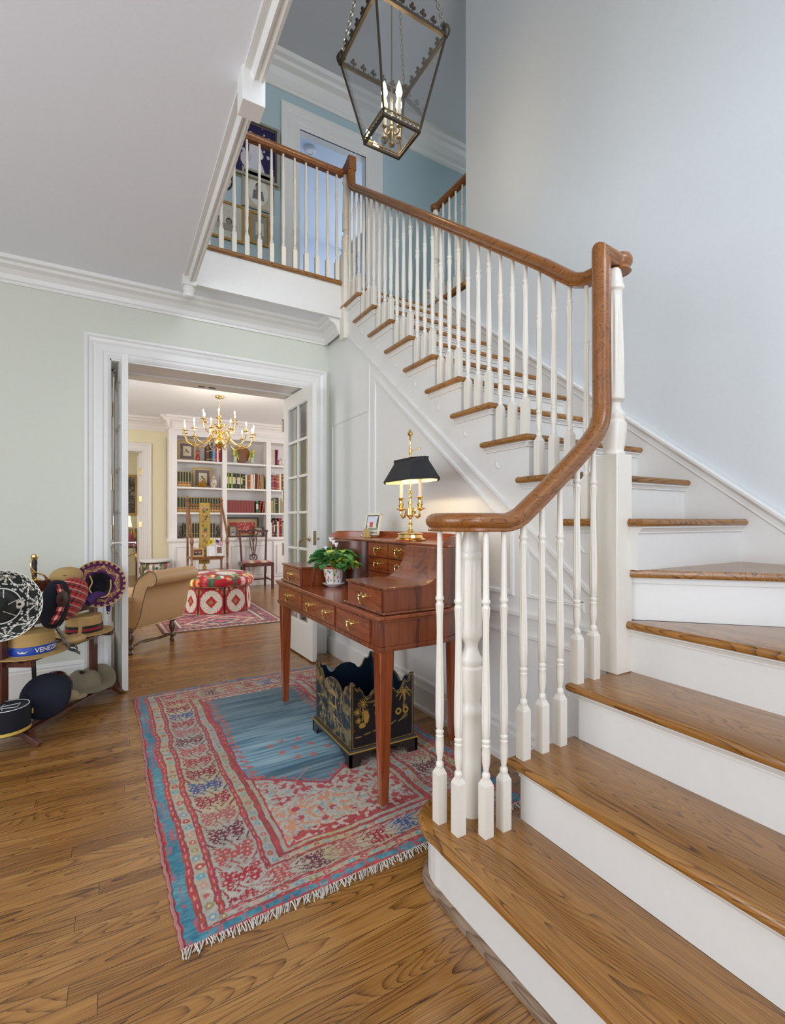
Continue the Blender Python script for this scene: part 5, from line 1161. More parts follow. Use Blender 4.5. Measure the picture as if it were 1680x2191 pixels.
m = MB().ball((.05, -.24, .62), .03, 14, 8); m.lathe([(.012, .016), (.012, .05)], (0, -.24, .62), 10, axis='x'); part('knob', m, flat('pale_brass_knob', (.66, .60, .30), .3, .5), bd)
# ------------------------------------------------------------ library shell
LZ = 2.78; YW = 8.75; YBk = 8.40
m = MB(); m.box(-1.9, YW, 0, -.42, YW + .12, LZ); m.box(.41, YW, 0, 4.6, YW + .12, LZ); m.box(-.42, YW, 2.24, .41, YW + .12, LZ); struct('wall_library', m, 'yellow')
m = MB(); m.box(-1.9, 4.2, 0, -1.8, YW, LZ); struct('wall_library_left', m, 'yellow')
m = MB(); m.box(4.5, 4.2, 0, 4.6, YW, LZ); struct('wall_library_right', m, 'yellow')
m = MB(); m.box(-1.9, 4.2, LZ, 4.6, 11.2, 2.96); struct('ceiling_library', m, 'ceil')
m = MB(); crown(m, (-1.8, YW), (.80, YW), (0, -1), LZ, 1.3, 1.5); crown(m, (.72, YBk - .01), (3.3, YBk - .01), (0, -1), LZ, 1.1, 1.5); crown(m, (.77, YW), (.77, YBk - .1), (-1, 0), LZ, 1.1, 1.5); struct('trim_8', m, 'libtrim')
m = MB(); casing(m, -.42, .41, 0, 2.235, YW, .13); m.box(.40, YW - .01, 0, .415, YW + .13, 2.24); m.box(-.42, YW - .01, 2.225, .41, YW + .13, 2.24); struct('trim_9', m, 'libtrim')
m = MB(); m.box(-1.9, 11.0, 0, 1.5, 11.1, LZ); m.box(1.4, YW + .1, 0, 1.5, 11, LZ); m.box(-1.9, YW + .1, 0, -1.8, 11, LZ); struct('wall_far_room', m, 'yellow')
m = MB(); m.box(.365, YW + .13, .01, .401, YW + .80, 2.22); dd = struct('door_3', m, 'libtrim'); dd['label'] = 'white door folded back in the far doorway with brass hinges'
m = MB()
for z in (.30, 1.02, 1.42, 1.88): m.box(.355, YW + .115, z, .375, YW + .128, z + .10)
m2 = MB()
for z in (.25, 1.0, 1.42, 1.86): m2.box(.366, YW + .10, z, .402, YW + .128, z + .095)
o = part('hinge', m2, 'brass', dd)
# bookcase
bc = thing('bookcase', 'cream built-in bookcase with panelled cupboards filling the library wall', 'bookcase', (.764, YBk, 0))
COL = [(.887, 1.586), (1.662, 2.327), (2.409, 3.10)]; SH = [.823, 1.244, 1.658, 2.094]; TOP = 2.487
m = MB(); m.box(.764, YBk, .80, .887, YW, TOP); m.box(1.586, YBk, .80, 1.662, YW, TOP); m.box(2.327, YBk, .80, 2.409, YW, TOP); m.box(3.10, YBk, .80, 3.18, YW, TOP); m.box(.764, YBk, TOP, 3.18, YW, LZ); m.box(.764, YBk + .30, .80, 3.18, YW, TOP)
m.box(.772, YBk - .008, .84, .80, YBk, 2.40)
wpart('case', m, 'libtrim', bc, .002)
for c0, c1 in COL:
    for z in SH[1:]: m = MB().box(c0, YBk + .004, z - .030, c1, YBk + .30, z); wpart('shelf', m, 'libtrim', bc, .002)
m = MB().box(.730, YBk - .14, .782, 3.2, YW, .823); m.box(.742, YBk - .128, .765, 3.2, YW, .782); wpart('counter', m, 'libtrim', bc, .004)
m = MB().box(.764, YBk - .10, .0, 3.18, YW, .77); m.box(.755, YBk - .115, 0, 3.18, YBk - .10, .10); wpart('cupboard_base', m, 'libtrim', bc, .002)
for c0, c1 in ((.80, 1.60), (1.66, 2.36), (2.42, 3.12)):
    mid = (c0+c1)/2
    for a, b, kx in ((c0, mid - .004, mid - .03), (mid + .004, c1, mid + .03)):
        m = MB(); y = YBk - .102; m.box(a, y - .016, .135, b, y, .745)
        m.sweep([(a+.06, y-.016, .195), (b-.06, y-.016, .195), (b-.06, y-.016, .685), (a+.06, y-.016, .685)], [(0, -.012), (.006, -.008), (-.006, 0), (.008, .012), (0, .014)], up=(0, -1, 0), closed=True, smooth=False)
        m.box(a+.075, y-.022, .21, b-.075, y-.016, .67)
        d = wpart('door', m, 'libtrim', bc, .002); k = MB().lathe([(.004, 0), (.004, -.012), (.010, -.018), (.001, -.026)], (kx, y - .016, .66), 10, axis='y'); wpart('knob', k, 'brass', d)

# books: every one a thing
def book_mesh(w_, h_, d_, kind):
    m = MB(); m.cur = 0; n = 5
    prof = [(-w_/2, d_), (w_/2, d_), (w_/2, .004)] + [(w_/2*math.cos(rad(a)), .004 - .006*math.sin(rad(a))) for a in range(30, 151, 30)] + [(-w_/2, .004)]
    m.prism(prof, 0, h_, 'xy'); m.cur = 1; m.box(-w_/2 + .003, .010, h_ - .0005, w_/2 - .003, d_ - .004, h_ + .0008)
    def band(z0_, z1_, c, e=.0008): m.cur = c; m.prism([(x*1.01, y - e if y < .01 else .008) for x, y in prof[2:]], z0_, z1_, 'xy')
    if kind == 'enc':
        m.cur = 2
        for s_ in (-1, 1): m.box(s_*w_/2*.94 - .0016, -.0005, .0, s_*w_/2*.94 + .0016, .012, h_)
        band(.075, .080, 2); band(.004, .0085, 2); band(.010, .072, 3); band(.036, .044, 2, .0012); band(h_-.010, h_-.006, 2); m.cur = 2; m.box(-.008, -.005, .018, .008, -.0035, .030)
    elif kind == 'enc_dark':
        m.cur = 2
        for s_ in (-1, 1): m.box(s_*w_/2*.94 - .002, -.0005, .0, s_*w_/2*.94 + .002, .012, h_)
        band(.004, .008, 2); band(.072, .076, 2); band(h_-.010, h_-.006, 2)
    elif kind == 'title':
        band(h_*.60, h_*.63, 2); band(h_*.84, h_*.86, 2); band(h_*.12, h_*.14, 2)
    elif kind == 'panel':
        band(h_*.30, h_*.75, 2)
    return m
bm_ = {}
def bk_mat(c):
    k = 'bk_%02x%02x%02x' % tuple(int(x*255) for x in c)
    if k not in M: M[k] = flat('book_cloth', c, .6, var=.08, bscale=30)
    return k
M['pages'] = flat('book_pages', (.62, .56, .42), .9); M['gold'] = flat('gilt_tooling', (.66, .44, .14), .35, .6); M['redlabel'] = flat('dark_red_leather_label', (.20, .035, .02), .5)
def book(x, z, w_, h_, col, kind, label, group, d_=.19, lean=0, gold=None):
    me = book_mesh(w_, h_, d_, kind).mesh('book', [bk_mat(col), 'pages', gold or 'gold', 'redlabel'])
    o = link('book', me, None, (x, YBk + .025 + random.random()*.01, z + .0005)); o.rotation_euler = (0, rad(lean), 0); setp(o, label, 'book', group); return o
ORD = 'first second third fourth fifth sixth seventh eighth ninth tenth eleventh twelfth thirteenth fourteenth fifteenth sixteenth seventeenth eighteenth nineteenth twentieth twenty-first twenty-second twenty-third twenty-fourth'.split()
def copies(n, x, z, pitch, w_, h_, col, kind, label, group):
    o = None
    for i in range(n):
        if o is None: o = c = book(x, z, w_, h_, col, kind, label, group)
        else: c = o.copy(); C.objects.link(c); c.location.x = x + i*pitch; c.location.z = z + .0005
        c['label'] = f'{ORD[i]} {label}'
GR = (.012, .030, .020)
copies(5, .915, SH[2], .0412, .039, .25, GR, 'enc', 'black and gilt volume counted from the yellow wall beside the amber dish print', 'encyclopaedia volumes beside the bird print')
copies(16, .915, SH[1], .0418, .0395, .25, GR, 'enc', 'black and gilt volume from the yellow wall in the row behind the library steps', 'encyclopaedia row behind the library steps')
copies(12, 1.01, SH[0], .0405, .0385, .25, (.010, .018, .020), 'enc_dark', 'dark volume from the yellow wall side between the two bronze bookends', 'dark volumes between bronze bookends')
copies(10, 1.679, SH[1], .0470, .0455, .212, (.23, .045, .040), 'plain', 'dull red volume of the matching set, counted from the divider by the steps', 'matching dull red volumes')
def row(x, z, spec, where):
    for i, (w_, h_, cname, kind, lean) in enumerate(spec):
        c = COLN[cname]; lab = f'{cname} book, {ORD[i]} {where}'
        book(x + w_/2, z, w_ - .001, h_, c, kind, lab, f'books {where}', lean=lean, gold='pages' if kind == 'panel' else None); x += w_ + (h_*abs(math.sin(rad(lean)))*.9 if lean else 0)
COLN = {'black': (.015, .015, .017), 'lime green': (.36, .45, .05), 'charcoal': (.05, .048, .045), 'cream': (.66, .58, .42), 'olive': (.20, .17, .05), 'brick red': (.30, .06, .045), 'dark red': (.17, .018, .020), 'white': (.72, .70, .66),
        'orange red': (.50, .12, .06), 'tan': (.36, .26, .12), 'navy': (.015, .03, .10), 'crimson': (.42, .02, .045), 'blue': (.05, .18, .30), 'brown': (.10, .045, .025), 'green': (.02, .14, .06), 'pink': (.62, .42, .38), 'mustard': (.45, .33, .09), 'pale yellow': (.68, .55, .22), 'grey blue': (.22, .30, .33), 'bright blue': (.10, .30, .55)}
row(1.665, SH[2], [(.019, .262, 'black', 'panel', 0), (.020, .262, 'lime green', 'plain', 0), (.030, .260, 'black', 'panel', 0), (.026, .260, 'lime green', 'title', 0), (.024, .258, 'charcoal', 'panel', 0), (.024, .258, 'black', 'panel', 0), (.024, .256, 'charcoal', 'title', 0), (.024, .256, 'black', 'panel', 0), (.022, .254, 'charcoal', 'panel', 0), (.018, .254, 'lime green', 'plain', 0), (.026, .254, 'black', 'panel', 0), (.024, .252, 'charcoal', 'title', 0), (.024, .250, 'black', 'title', 0), (.032, .235, 'cream', 'title', 0), (.016, .235, 'olive', 'plain', 0), (.040, .238, 'brick red', 'title', 0), (.046, .250, 'cream', 'plain', 0), (.024, .255, 'white', 'title', 2), (.024, .270, 'dark red', 'plain', 3), (.022, .262, 'tan', 'plain', 3), (.024, .250, 'orange red', 'title', 3), (.026, .230, 'tan', 'plain', 0), (.024, .228, 'olive', 'plain', 0)], 'along the centre shelf above the dull red set')
row(2.155, SH[1], [(.042, .205, 'green', 'panel', 0), (.030, .215, 'dark red', 'title', 8), (.028, .205, 'brick red', 'title', 8), (.030, .185, 'cream', 'plain', 0)], 'after the matching dull red set')
row(1.335, SH[3], [(.042, .26, 'brown', 'title', 0), (.030, .30, 'black', 'title', 0), (.026, .30, 'charcoal', 'title', 0), (.040, .33, 'bright blue', 'title', 0), (.030, .27, 'crimson', 'title', 0), (.028, .25, 'white', 'title', 0), (.024, .27, 'dark red', 'title', 0), (.016, .24, 'crimson', 'plain', 0)], 'along the top shelf between red vase and divider')
row(2.415, SH[3], [(.018, .30, 'white', 'plain', 0), (.018, .29, 'cream', 'title', 0), (.036, .27, 'pink', 'title', 0), (.030, .28, 'navy', 'plain', 0), (.022, .28, 'crimson', 'plain', 3)], 'on the topmost shelf beside the French door')
row(2.415, SH[2], [(.030, .24, 'blue', 'title', 0), (.036, .26, 'crimson', 'title', 0), (.030, .25, 'dark red', 'title', 0), (.056, .235, 'brick red', 'title', 0), (.040, .29, 'cream', 'title', 0), (.036, .29, 'brown', 'title', 0), (.028, .27, 'brick red', 'plain', 0)], 'on the second highest shelf beside the French door')
row(2.415, SH[1], [(.034, .225, 'mustard', 'title', 0), (.024, .235, 'olive', 'plain', 0), (.026, .26, 'grey blue', 'title', 0), (.032, .275, 'black', 'title', 0), (.024, .275, 'charcoal', 'plain', 0), (.026, .26, 'pale yellow', 'title', 0), (.028, .26, 'grey blue', 'plain', 0), (.026, .25, 'tan', 'plain', 0), (.03, .24, 'brown', 'plain', 0)], 'on the third shelf down beside the French door')
row(2.415, SH[0], [(.026, .25, 'white', 'title', 0), (.026, .30, 'dark red', 'title', 0), (.024, .28, 'charcoal', 'panel', 0), (.034, .33, 'black', 'title', 0), (.034, .27, 'cream', 'title', 0), (.024, .33, 'crimson', 'plain', 0), (.036, .33, 'dark red', 'title', 0), (.028, .26, 'grey blue', 'title', 0), (.03, .28, 'black', 'plain', 0)], 'on the lowest shelf beside the French door')
# ornaments on the shelves
def birdprint(seed):
    cv = Canvas(60, 60, 1, 1, (.55, .46, .30)); cv.rect(.07, .07, .93, .93, (.16, .12, .12)); cv.rect(.27, .25, .75, .78, (.62, .55, .38)); rs = random.Random(seed)
    cv.line([(.35, .40), (.5, .5), (.66, .46)], .02, (.10, .10, .07)); cv.disc(.47, .56, .07, (.06, .09, .05), .045); cv.disc(.56, .46, .05, (.25, .06, .05)); cv.line([(.4, .6), (.62, .38)], .015, (.05, .06, .04)); return cv
framed('bird_print', .912, 2.0945, 1.20, 2.428, 'tan', birdprint(1), 'framed bird print leaning on the top shelf by the red vase', .02, YBk + .2)
framed('bird_print', 1.150, 1.6585, 1.452, 1.998, 'tan', birdprint(2), 'framed bird print behind the amber bowl on the second shelf', .02, YBk + .2)
m = MB().lathe([(.022, 0), (.030, .01), (.034, .05), (.026, .085), (.018, .11), (.026, .15), (.033, .17), (.031, .172)], seg=20); solo('red_vase', m, flat('red_glass', (.30, .012, .012), .1, coat=.6), 'slim red glass vase beside the top bird print', 'vase', (1.205, YBk + .06, SH[3]))
m = MB(); m.lathe([(.030, 0), (.05, .008), (.078, .04), (.085, .062), (.080, .062)], seg=24, sy=.7); m.lathe([(.075, .062), (.06, .085), (.02, .095)], seg=24, sy=.7); m.ball((.03, 0, .105), (.03, .018, .025), 12, 8); m.ball((.045, 0, .128), (.013, .010, .010), 10, 6); solo('hen_dish', m, flat('amber_glass', (.28, .13, .008), .08, coat=.7), 'amber glass hen dish in front of the second shelf bird print', 'dish', (1.268, YBk + .06, SH[2]))
def floral(nu, nv, base, seed, n=60, pal=None, r=(.02, .06)):
    cv = Canvas(nu, nv, 3, 1, base); rs = random.Random(seed); pal = pal or [(.45, .06, .06), (.10, .20, .10), (.08, .12, .30), (.55, .35, .08), (.35, .10, .14)]
    for _ in range(n): cv.disc(rs.random()*3, rs.uniform(.08, .92), rs.uniform(*r), rs.choice(pal), rs.uniform(*r))
    return cv
def lathe_col(prof, nu, nv, cv, sx=1, sy=1):
    P = np.array(prof, float); t = np.linspace(0, 1, len(P)); return MB().grid(nu, nv, lambda U, V: (np.interp(V, t, P[:, 0])*np.cos(2*PI*U)*sx, np.interp(V, t, P[:, 0])*np.sin(2*PI*U)*sy, np.interp(V, t, P[:, 1])), cv.fn())
j = solo('ginger_jar', lathe_col([(.001, .0), (.036, 0), (.038, .01), (.05, .04), (.062, .09), (.060, .13), (.042, .155), (.030, .165)], 72, 40, floral(72, 40, (.55, .50, .42), 3, 110)), 'v_glaze', 'painted porcelain ginger jar with domed lid on the second shelf', 'jar', (1.458, YBk + .09, SH[2]))
part('lid', lathe_col([(.036, .163), (.040, .170), (.034, .195), (.012, .21), (.012, .222), (.001, .228)], 48, 16, floral(48, 16, (.55, .45, .35), 4, 40)), 'v_glaze', j)
def bird(x, flip, label):
    t = thing('china_parrot', label, 'figurine', (x, YBk + .08, SH[3]))
    s_ = -1 if flip else 1
    m = MB(); m.ball((0, 0, .17), (.042, .035, .062), 16, 10); m.ball((-.018*s_, 0, .235), (.025, .022, .026), 14, 8); m.tube([(.02*s_, 0, .16), (.05*s_, 0, .10), (.062*s_, 0, .065)], .015, 8, scale=[1.2, .8, .4]); m.lathe([(.009, 0), (.004, .014), (.001, .022)], (-.045*s_, 0, .233), 8); part('body', m, flat('yellow_glaze', (.60, .50, .07), .2, coat=.4), t)
    m = MB(); m.ball((.012*s_, -.03, .16), (.022, .012, .048), 12, 8); part('wing', m, flat('green_glaze', (.12, .26, .06), .2), t)
    m = MB(); m.lathe([(.046, 0), (.048, .01), (.030, .03), (.028, .09), (.034, .115)], seg=16); part('pedestal', m, 'v_glaze' if False else flat('white_green_glaze', (.45, .50, .38), .25, var=.5, bscale=40), t)
bird(1.81, False, 'yellow china parrot facing the divider on the top shelf'); bird(2.10, True, 'yellow china parrot facing the French door on the top shelf')
m = MB(); m.lathe([(.150, 0), (.148, -.008), (.10, -.014), (.001, -.016)], (0, 0, .17), 40, axis='y'); m.box(-.05, -.012, 0, .05, .03, .03); solo('amber_charger', m, flat('amber_lacquer', (.24, .09, .01), .25, coat=.5, var=.5, bscale=14), 'large amber and gold round plate standing between the china parrots', 'plate', (1.94, YBk + .17, SH[3] + .001))
solo('china_jar', lathe_col([(.001, 0), (.04, 0), (.062, .03), (.066, .065), (.05, .10), (.02, .115), (.012, .13), (.001, .135)], 60, 30, floral(60, 30, (.66, .62, .60), 7, 60)), 'v_glaze', 'round flowered white china jar on the top shelf by the French door', 'jar', (2.61, YBk + .08, SH[3]))
cv = Canvas(120, 60, 2, 1, (.45, .30, .14)); cv.rect(.18, .12, 1.80, .78, (.40, .035, .03)); rs = random.Random(9)
for _ in range(46):
    x, y = rs.uniform(.7, 1.7), rs.uniform(.2, .7); cv.line([(x, y), (x + rs.uniform(-.08, .08), y + rs.uniform(-.1, .1)), (x + rs.uniform(-.1, .1), y + rs.uniform(-.12, .12))], .016, (.66, .45, .36))
framed('red_panorama', 1.668, .8235, 2.24, 1.165, 'black', cv, 'wide black framed red picture with pale figures behind the chair', .022, YBk + .2)
cv = Canvas(40, 50, 1, 1, (.45, .36, .28)); person(cv, .5, .2, .5, (.10, .16, .32)); cv.disc(.5, .2, .25, (.6, .55, .5), .12)
framed('wood_framed_photo', 1.71, .8235, 1.855, 1.025, 'walnut', cv, 'wooden framed photo of a person in blue, before the red picture near the divider', .024, YBk + .12)
cv = Canvas(40, 50, 1, 1, (.62, .58, .50)); cv.rect(.2, .55, .8, .85, (.45, .42, .35)); person(cv, .35, .12, .3, (.3, .12, .1)); person(cv, .65, .12, .3, (.5, .5, .5))
framed('wood_framed_photo', 2.135, .8235, 2.30, 1.0, 'walnut', cv, 'wooden framed photo behind the top corner of the dining chair back', .026, YBk + .12)
for x, s_, lab in ((.955, 1, 'bronze figure bookend before the dark volumes beside the yellow wall'), (1.515, -1, 'bronze figure bookend at the divider end of the dark volumes')):
    m = MB(); m.box(-.04, -.03, 0, .04, .03, .03); m.tube([tuple(p) for p in spline([(.02*s_, 0, .03), (-.02*s_, 0, .08), (.0, 0, .13), (.01*s_, 0, .16)], 5)], .018, 8); m.ball((-.002*s_, 0, .178), .018, 12, 8); m.tube([(0, 0, .13), (-.03*s_, 0, .10)], .008, 6)
    solo('bookend', m, 'bronze', lab, 'bookend', (x, YBk + .06, SH[0]))

# chandelier
CX, CY = 1.236, 6.74
ch = thing('chandelier', 'brass two-tier chandelier with lit candle bulbs in the library', 'chandelier', (CX, CY, 2.046))
m = MB(); m.lathe([(.004, 0), (.012, .012), (.006, .030), (.02, .038), (.055, .06), (.078, .10), (.080, .125), (.060, .165), (.030, .185), (.020, .20), (.028, .22), (.055, .235), (.058, .25), (.028, .262), (.018, .29), (.030, .31), (.05, .325), (.05, .34), (.024, .352), (.014, .37), (.028, .39), (.036, .41), (.028, .43), (.012, .45), (.018, .47), (.012, .49), (.016, .51), (.008, .53), (.006, .56)], seg=28)
part('stem', m, 'brass', ch)
m = MB(); m.lathe([(.012, .70), (.055, .712), (.06, .722), (.058, .734)], seg=24); part('ceiling_rose', m, 'brass', ch)
m = MB()
for k in range(5):
    z = .572 + k*.027; u = (1, 0) if k % 2 else (0, 1); m.tube([(.008*math.cos(t)*u[0], .008*math.cos(t)*u[1], z + .017*math.sin(t)) for t in [j_*PI/5 for j_ in range(10)]], .003, 5, closed=True)
part('chain', m, 'brass', ch)
def chand_arm(R_, zc, hub_z, drop):
    m = MB(); m.tube([tuple(p) for p in spline([(.045, 0, hub_z), (.085, 0, hub_z + .02), (.14*R_/.46 + .02, 0, hub_z - drop*.5), (R_*.62, 0, hub_z - drop), (R_*.9, 0, hub_z - drop*.75), (R_, 0, zc - .03), (R_, 0, zc)], 5)], .0068, 7)
    m.lathe([(.006, 0), (.010, .006), (.042, .012), (.040, .016), (.012, .018), (.014, .032), (.011, .04)], (R_, 0, zc), 14); return m
def tier(n, R_, zc, hub_z, drop, ph):
    first = None
    for k in range(n):
        a = ph + k*2*PI/n
        if first is None:
            o = part('arm', chand_arm(R_, zc, hub_z, drop), 'brass', ch, rz=a)
            c = part('candle_sleeve', MB().lathe([(.008, zc + .035), (.008, zc + .095)], (R_, 0, 0), 8), 'candle', o)
            b = part('bulb', MB().lathe([(.004, zc + .095), (.0085, zc + .11), (.006, zc + .127), (.001, zc + .142)], (R_, 0, 0), 8, cap=False), 'bulb_c', o); first = o
        else: dup(first, parent=ch, rz=a)
M['bulb_c'] = glow('small_lit_bulb', (1, .80, .55), 22)
tier(12, .445, .215, .235, .175, .12); tier(6, .225, .385, .335, .075, .3)
point('chandelier_glow', (CX + .3, CY - .3, 2.33), 3.5, (1, .88, .72), .10); point('chandelier_glow', (CX - .3, CY - .3, 2.33), 3.5, (1, .88, .72), .10)

# ottoman
ot = thing('ottoman', 'octagonal ottoman in red floral fabric with pleated skirt on the library rug', 'ottoman', (1.135, 6.27, .012))
def flower_cloth(cv, seed, n=150):
    rs = random.Random(seed)
    for _ in range(n):
        x, y = rs.uniform(-.45, .45), rs.uniform(-.45, .45); r_ = rs.uniform(.018, .045); c = rs.choice([(.55, .12, .12), (.60, .30, .28), (.62, .45, .12), (.06, .20, .08), (.10, .26, .10), (.62, .60, .48), (.03, .12, .06), (.55, .22, .06)])
        cv.disc(x, y, r_, c, r_*rs.uniform(.6, 1)); cv.disc(x, y, r_*.45, tuple(min(1, q*1.5 + .05) for q in c))
def c_top(cv, r_, a, v):
    cv.c[:] = (.40, .02, .03)
    for k in range(8):
        t = k*PI/4 + .2; x, y = .235*math.cos(t), .235*math.sin(t)
        if k % 2 == 0:
            q = np.hypot((cv.X-x)*.8, cv.Y-y); cv.put(q < .105, (.05, .16, .42)); cv.put(q < .095, (.66, .60, .48)); cv.put((q < .09) & (np.abs(np.sin(cv.X*90+cv.Y*70)) < .16), (.45, .25, .18))
    rs = random.Random(5)
    for k in range(230):
        t = rs.uniform(0, 2*PI); rr_ = rs.choice([rs.uniform(.33, .43), rs.uniform(.33, .43), rs.uniform(.0, .12)]); x, y = rr_*math.cos(t), rr_*math.sin(t); q = rs.uniform(.014, .036); c = rs.choice([(.52, .08, .10), (.62, .34, .32), (.66, .50, .14), (.05, .20, .07), (.10, .28, .10), (.64, .62, .50), (.03, .12, .06), (.60, .24, .06)])
        cv.disc(x, y, q, c, q*.8); cv.disc(x, y, q*.4, tuple(min(1, z*1.5 + .04) for z in c))
tp = [(.001, .475), (.10, .474), (.20, .470), (.30, .458), (.37, .435), (.41, .405), (.425, .37), (.42, .335), (.40, .312)]
m = polar(160, 70, tp, c_top, .42); m.v = [(x*(1 + .025*math.cos(8*math.atan2(y, x))*min(1, (x*x+y*y)/.1)), y*(1 + .025*math.cos(8*math.atan2(y, x))*min(1, (x*x+y*y)/.1)), z) for x, y, z in m.v]
part('cushion_top', m, 'v_cloth', ot)
cv = Canvas(320, 60, 8, 1, (.40, .02, .03)); X, Y = cv.X, cv.Y; fx = np.mod(X, 1) - .5
q = np.hypot(fx*1.0, (Y-.44)*.98); cv.put((q < .42) & (q > .10), (.64, .60, .50)); cv.put((q < .42) & (q > .1) & (np.abs(np.sin(np.arctan2(Y-.44, fx)*9 + q*20)) < .17), (.30, .16, .12))
cv.put(np.abs(fx) + np.abs(Y-.44) < .23, (.42, .02, .03)); cv.put(np.abs(fx+.02) + np.abs(Y-.43)*1.1 < .11, (.28, .20, .06)); cv.put((np.abs(np.abs(fx)-.5)*1.2 + np.abs(Y-.80) < .16), (.32, .20, .08)); cv.put((np.abs(np.abs(fx)-.5)*1.2 + np.abs(Y-.06) < .14), (.32, .20, .08)); cv.put(np.abs(np.abs(fx)-.5) < .035, (.12, .01, .015))
rs = random.Random(8)
for _ in range(110): x = rs.random()*8; cv.disc(x, rs.uniform(.90, 1.0), .05, rs.choice([(.55, .2, .18), (.62, .48, .14), (.06, .2, .08), (.62, .6, .5), (.05, .16, .35)]), .05)
def skirt(U, V):
    a = U*2*PI + PI/8*0; seg = PI/4; loc = np.mod(a, seg) - seg/2; rr_ = (.372 + .020*(1-V))*math.cos(seg/2)/np.cos(loc)*1.04; pl = .020*np.exp(-((np.abs(loc)-seg/2)/.035)**2); rr_ = rr_ - pl
    return rr_*np.cos(a), rr_*np.sin(a), V*.318
part('skirt', MB().grid(320, 60, skirt, cv.fn()), 'v_cloth', ot)
m = MB().tube([(.405*math.cos(t*PI/32), .405*math.sin(t*PI/32), .316) for t in range(64)], .006, 6, closed=True); part('welt', m, flat('floral_piping', (.35, .12, .05), .8, var=.6, bscale=60), ot)
# library rug
def lib_rug():
    W_, L_ = 1.25, 2.1; cv = Canvas(130, 210, W_, L_, (.35, .05, .06)); X, Y = cv.X, cv.Y; d = np.minimum(np.minimum(X, W_-X), np.minimum(Y, L_-Y)); al = np.where(np.minimum(X, W_-X) < np.minimum(Y, L_-Y), Y, X)
    n1 = vn(X*45, Y*45, 2); n2 = vn(X*22, Y*26, 5)
    cv.c[n2 > .55] = (.42, .12, .12); cv.c[(n1 > .68)] = (.035, .03, .07); cv.c[(n1 < .14)] = (.55, .36, .30)
    for a, b, c in ((0, .02, (.12, .02, .03)), (.02, .055, (.55, .42, .30)), (.055, .065, (.04, .03, .05)), (.065, .17, (.30, .035, .045)), (.17, .18, (.04, .03, .05)), (.18, .205, (.55, .42, .30)), (.205, .215, (.04, .03, .06))): cv.c[(d >= a) & (d < b)] = c
    cv.c[(d > .02) & (d < .055) & (np.sin(al*110) > .6)] = (.35, .05, .06); z = (d > .07) & (d < .165); cv.c[z & (n1 > .62)] = (.04, .035, .08); cv.c[z & (n1 < .22)] = (.55, .38, .30)
    dm = np.abs(X-W_/2)/.36 + np.mod(Y, .7)*0 + np.abs(np.mod(Y, .7)-.35)/.34; f_ = d > .215; cv.c[f_ & (np.abs(dm-1) < .06)] = (.60, .46, .34); cv.c[f_ & (dm < .55) & (n1 > .3)] = (.045, .04, .09); cv.c[f_ & (np.abs(dm-.55) < .05)] = (.55, .42, .30); cv.c[f_ & (dm < .25)] = (.45, .10, .09); return cv
cv = lib_rug(); m = MB().grid(130, 210, lambda U, V: (.42 + 1.22*U - .10*V*(1-U), 5.17 + 2.0*V, .007 + .0015*vn(U*12, V*20, 3)), cv.fn())
lr = solo('library_rug', m, 'v_rug', 'crimson and navy patterned rug under the floral ottoman', 'rug')
m = MB()
for i in range(110): x = .42 + 1.22*(i+.5)/110; m.tube([(x, 5.175, .008), (x + random.uniform(-.006, .006), 5.15, .004)], .0013, 4)
o = part('fringe', m, 'fringe', lr); o['kind'] = 'stuff'
# dining chair
M['stripe'] = vcol('striped_satin', rough=.35, sheen=.2)
dc = thing('dining_chair', 'dark mahogany chair with pierced back and red striped seat by the bookcase', 'chair', (2.035, 7.97, 0), rad(-4))
def cpart(n_, m, mat='darkmah'): return part(n_, m, mat, dc, .003)
for s_ in (-1, 1):
    m = MB(); m.box(s_*.228-.021, -.225, .0, s_*.228+.021, -.183, .41); cpart('leg', m)
    m = MB(); m.sweep([tuple(p) for p in spline([(s_*.195, .245, 0), (s_*.195, .225, .25), (s_*.197, .21, .43), (s_*.207, .225, .65), (s_*.222, .262, .93)], 5)], [(-.016, -.013), (.016, -.013), (.016, .013), (-.016, .013)], up=(0, 1, 0), smooth=False); cpart('leg', m)
    m = MB(); m.box(s_*.21-.010, -.19, .13, s_*.21+.010, .225, .155); cpart('stretcher', m)
m = MB(); m.box(-.20, -.01, .13, .20, .012, .155); cpart('stretcher', m)
m = MB(); m.box(-.249, -.225, .37, .249, -.195, .43); m.box(-.249, -.2, .37, -.225, .22, .43); m.box(.225, -.2, .37, .249, .22, .43); m.box(-.21, .20, .37, .21, .225, .43); cpart('seat_frame', m)
cv = Canvas(90, 40, 1, 1, (.35, .02, .04)); X = cv.X
for a, b, c in ((.18, .23, (.30, .20, .10)), (.23, .36, (.58, .44, .28)), (.36, .40, (.30, .20, .10)), (.60, .64, (.30, .20, .10)), (.64, .78, (.58, .44, .28)), (.78, .82, (.30, .20, .10))): cv.c[(X >= a) & (X < b)] = c
m = MB().grid(90, 40, lambda U, V: ((-.238 + .476*U)*(1-.10*V), -.222 + .43*V, .425 + .035*(np.sin(PI*U)*np.sin(PI*V))**.35), cv.fn()); part('seat', m, 'stripe', dc)
m = MB(); m.sweep([tuple(p) for p in spline([(-.245, .268, .925), (-.21, .264, .935), (-.12, .262, .925), (-.05, .262, .945), (0, .262, .955), (.05, .262, .945), (.12, .262, .925), (.21, .264, .935), (.245, .268, .925)], 5)], [(-.010, -.020), (.010, -.020), (.010, .018), (-.010, .018)], up=(0, 0, 1), smooth=False); cpart('crest_rail', m)
m = MB()
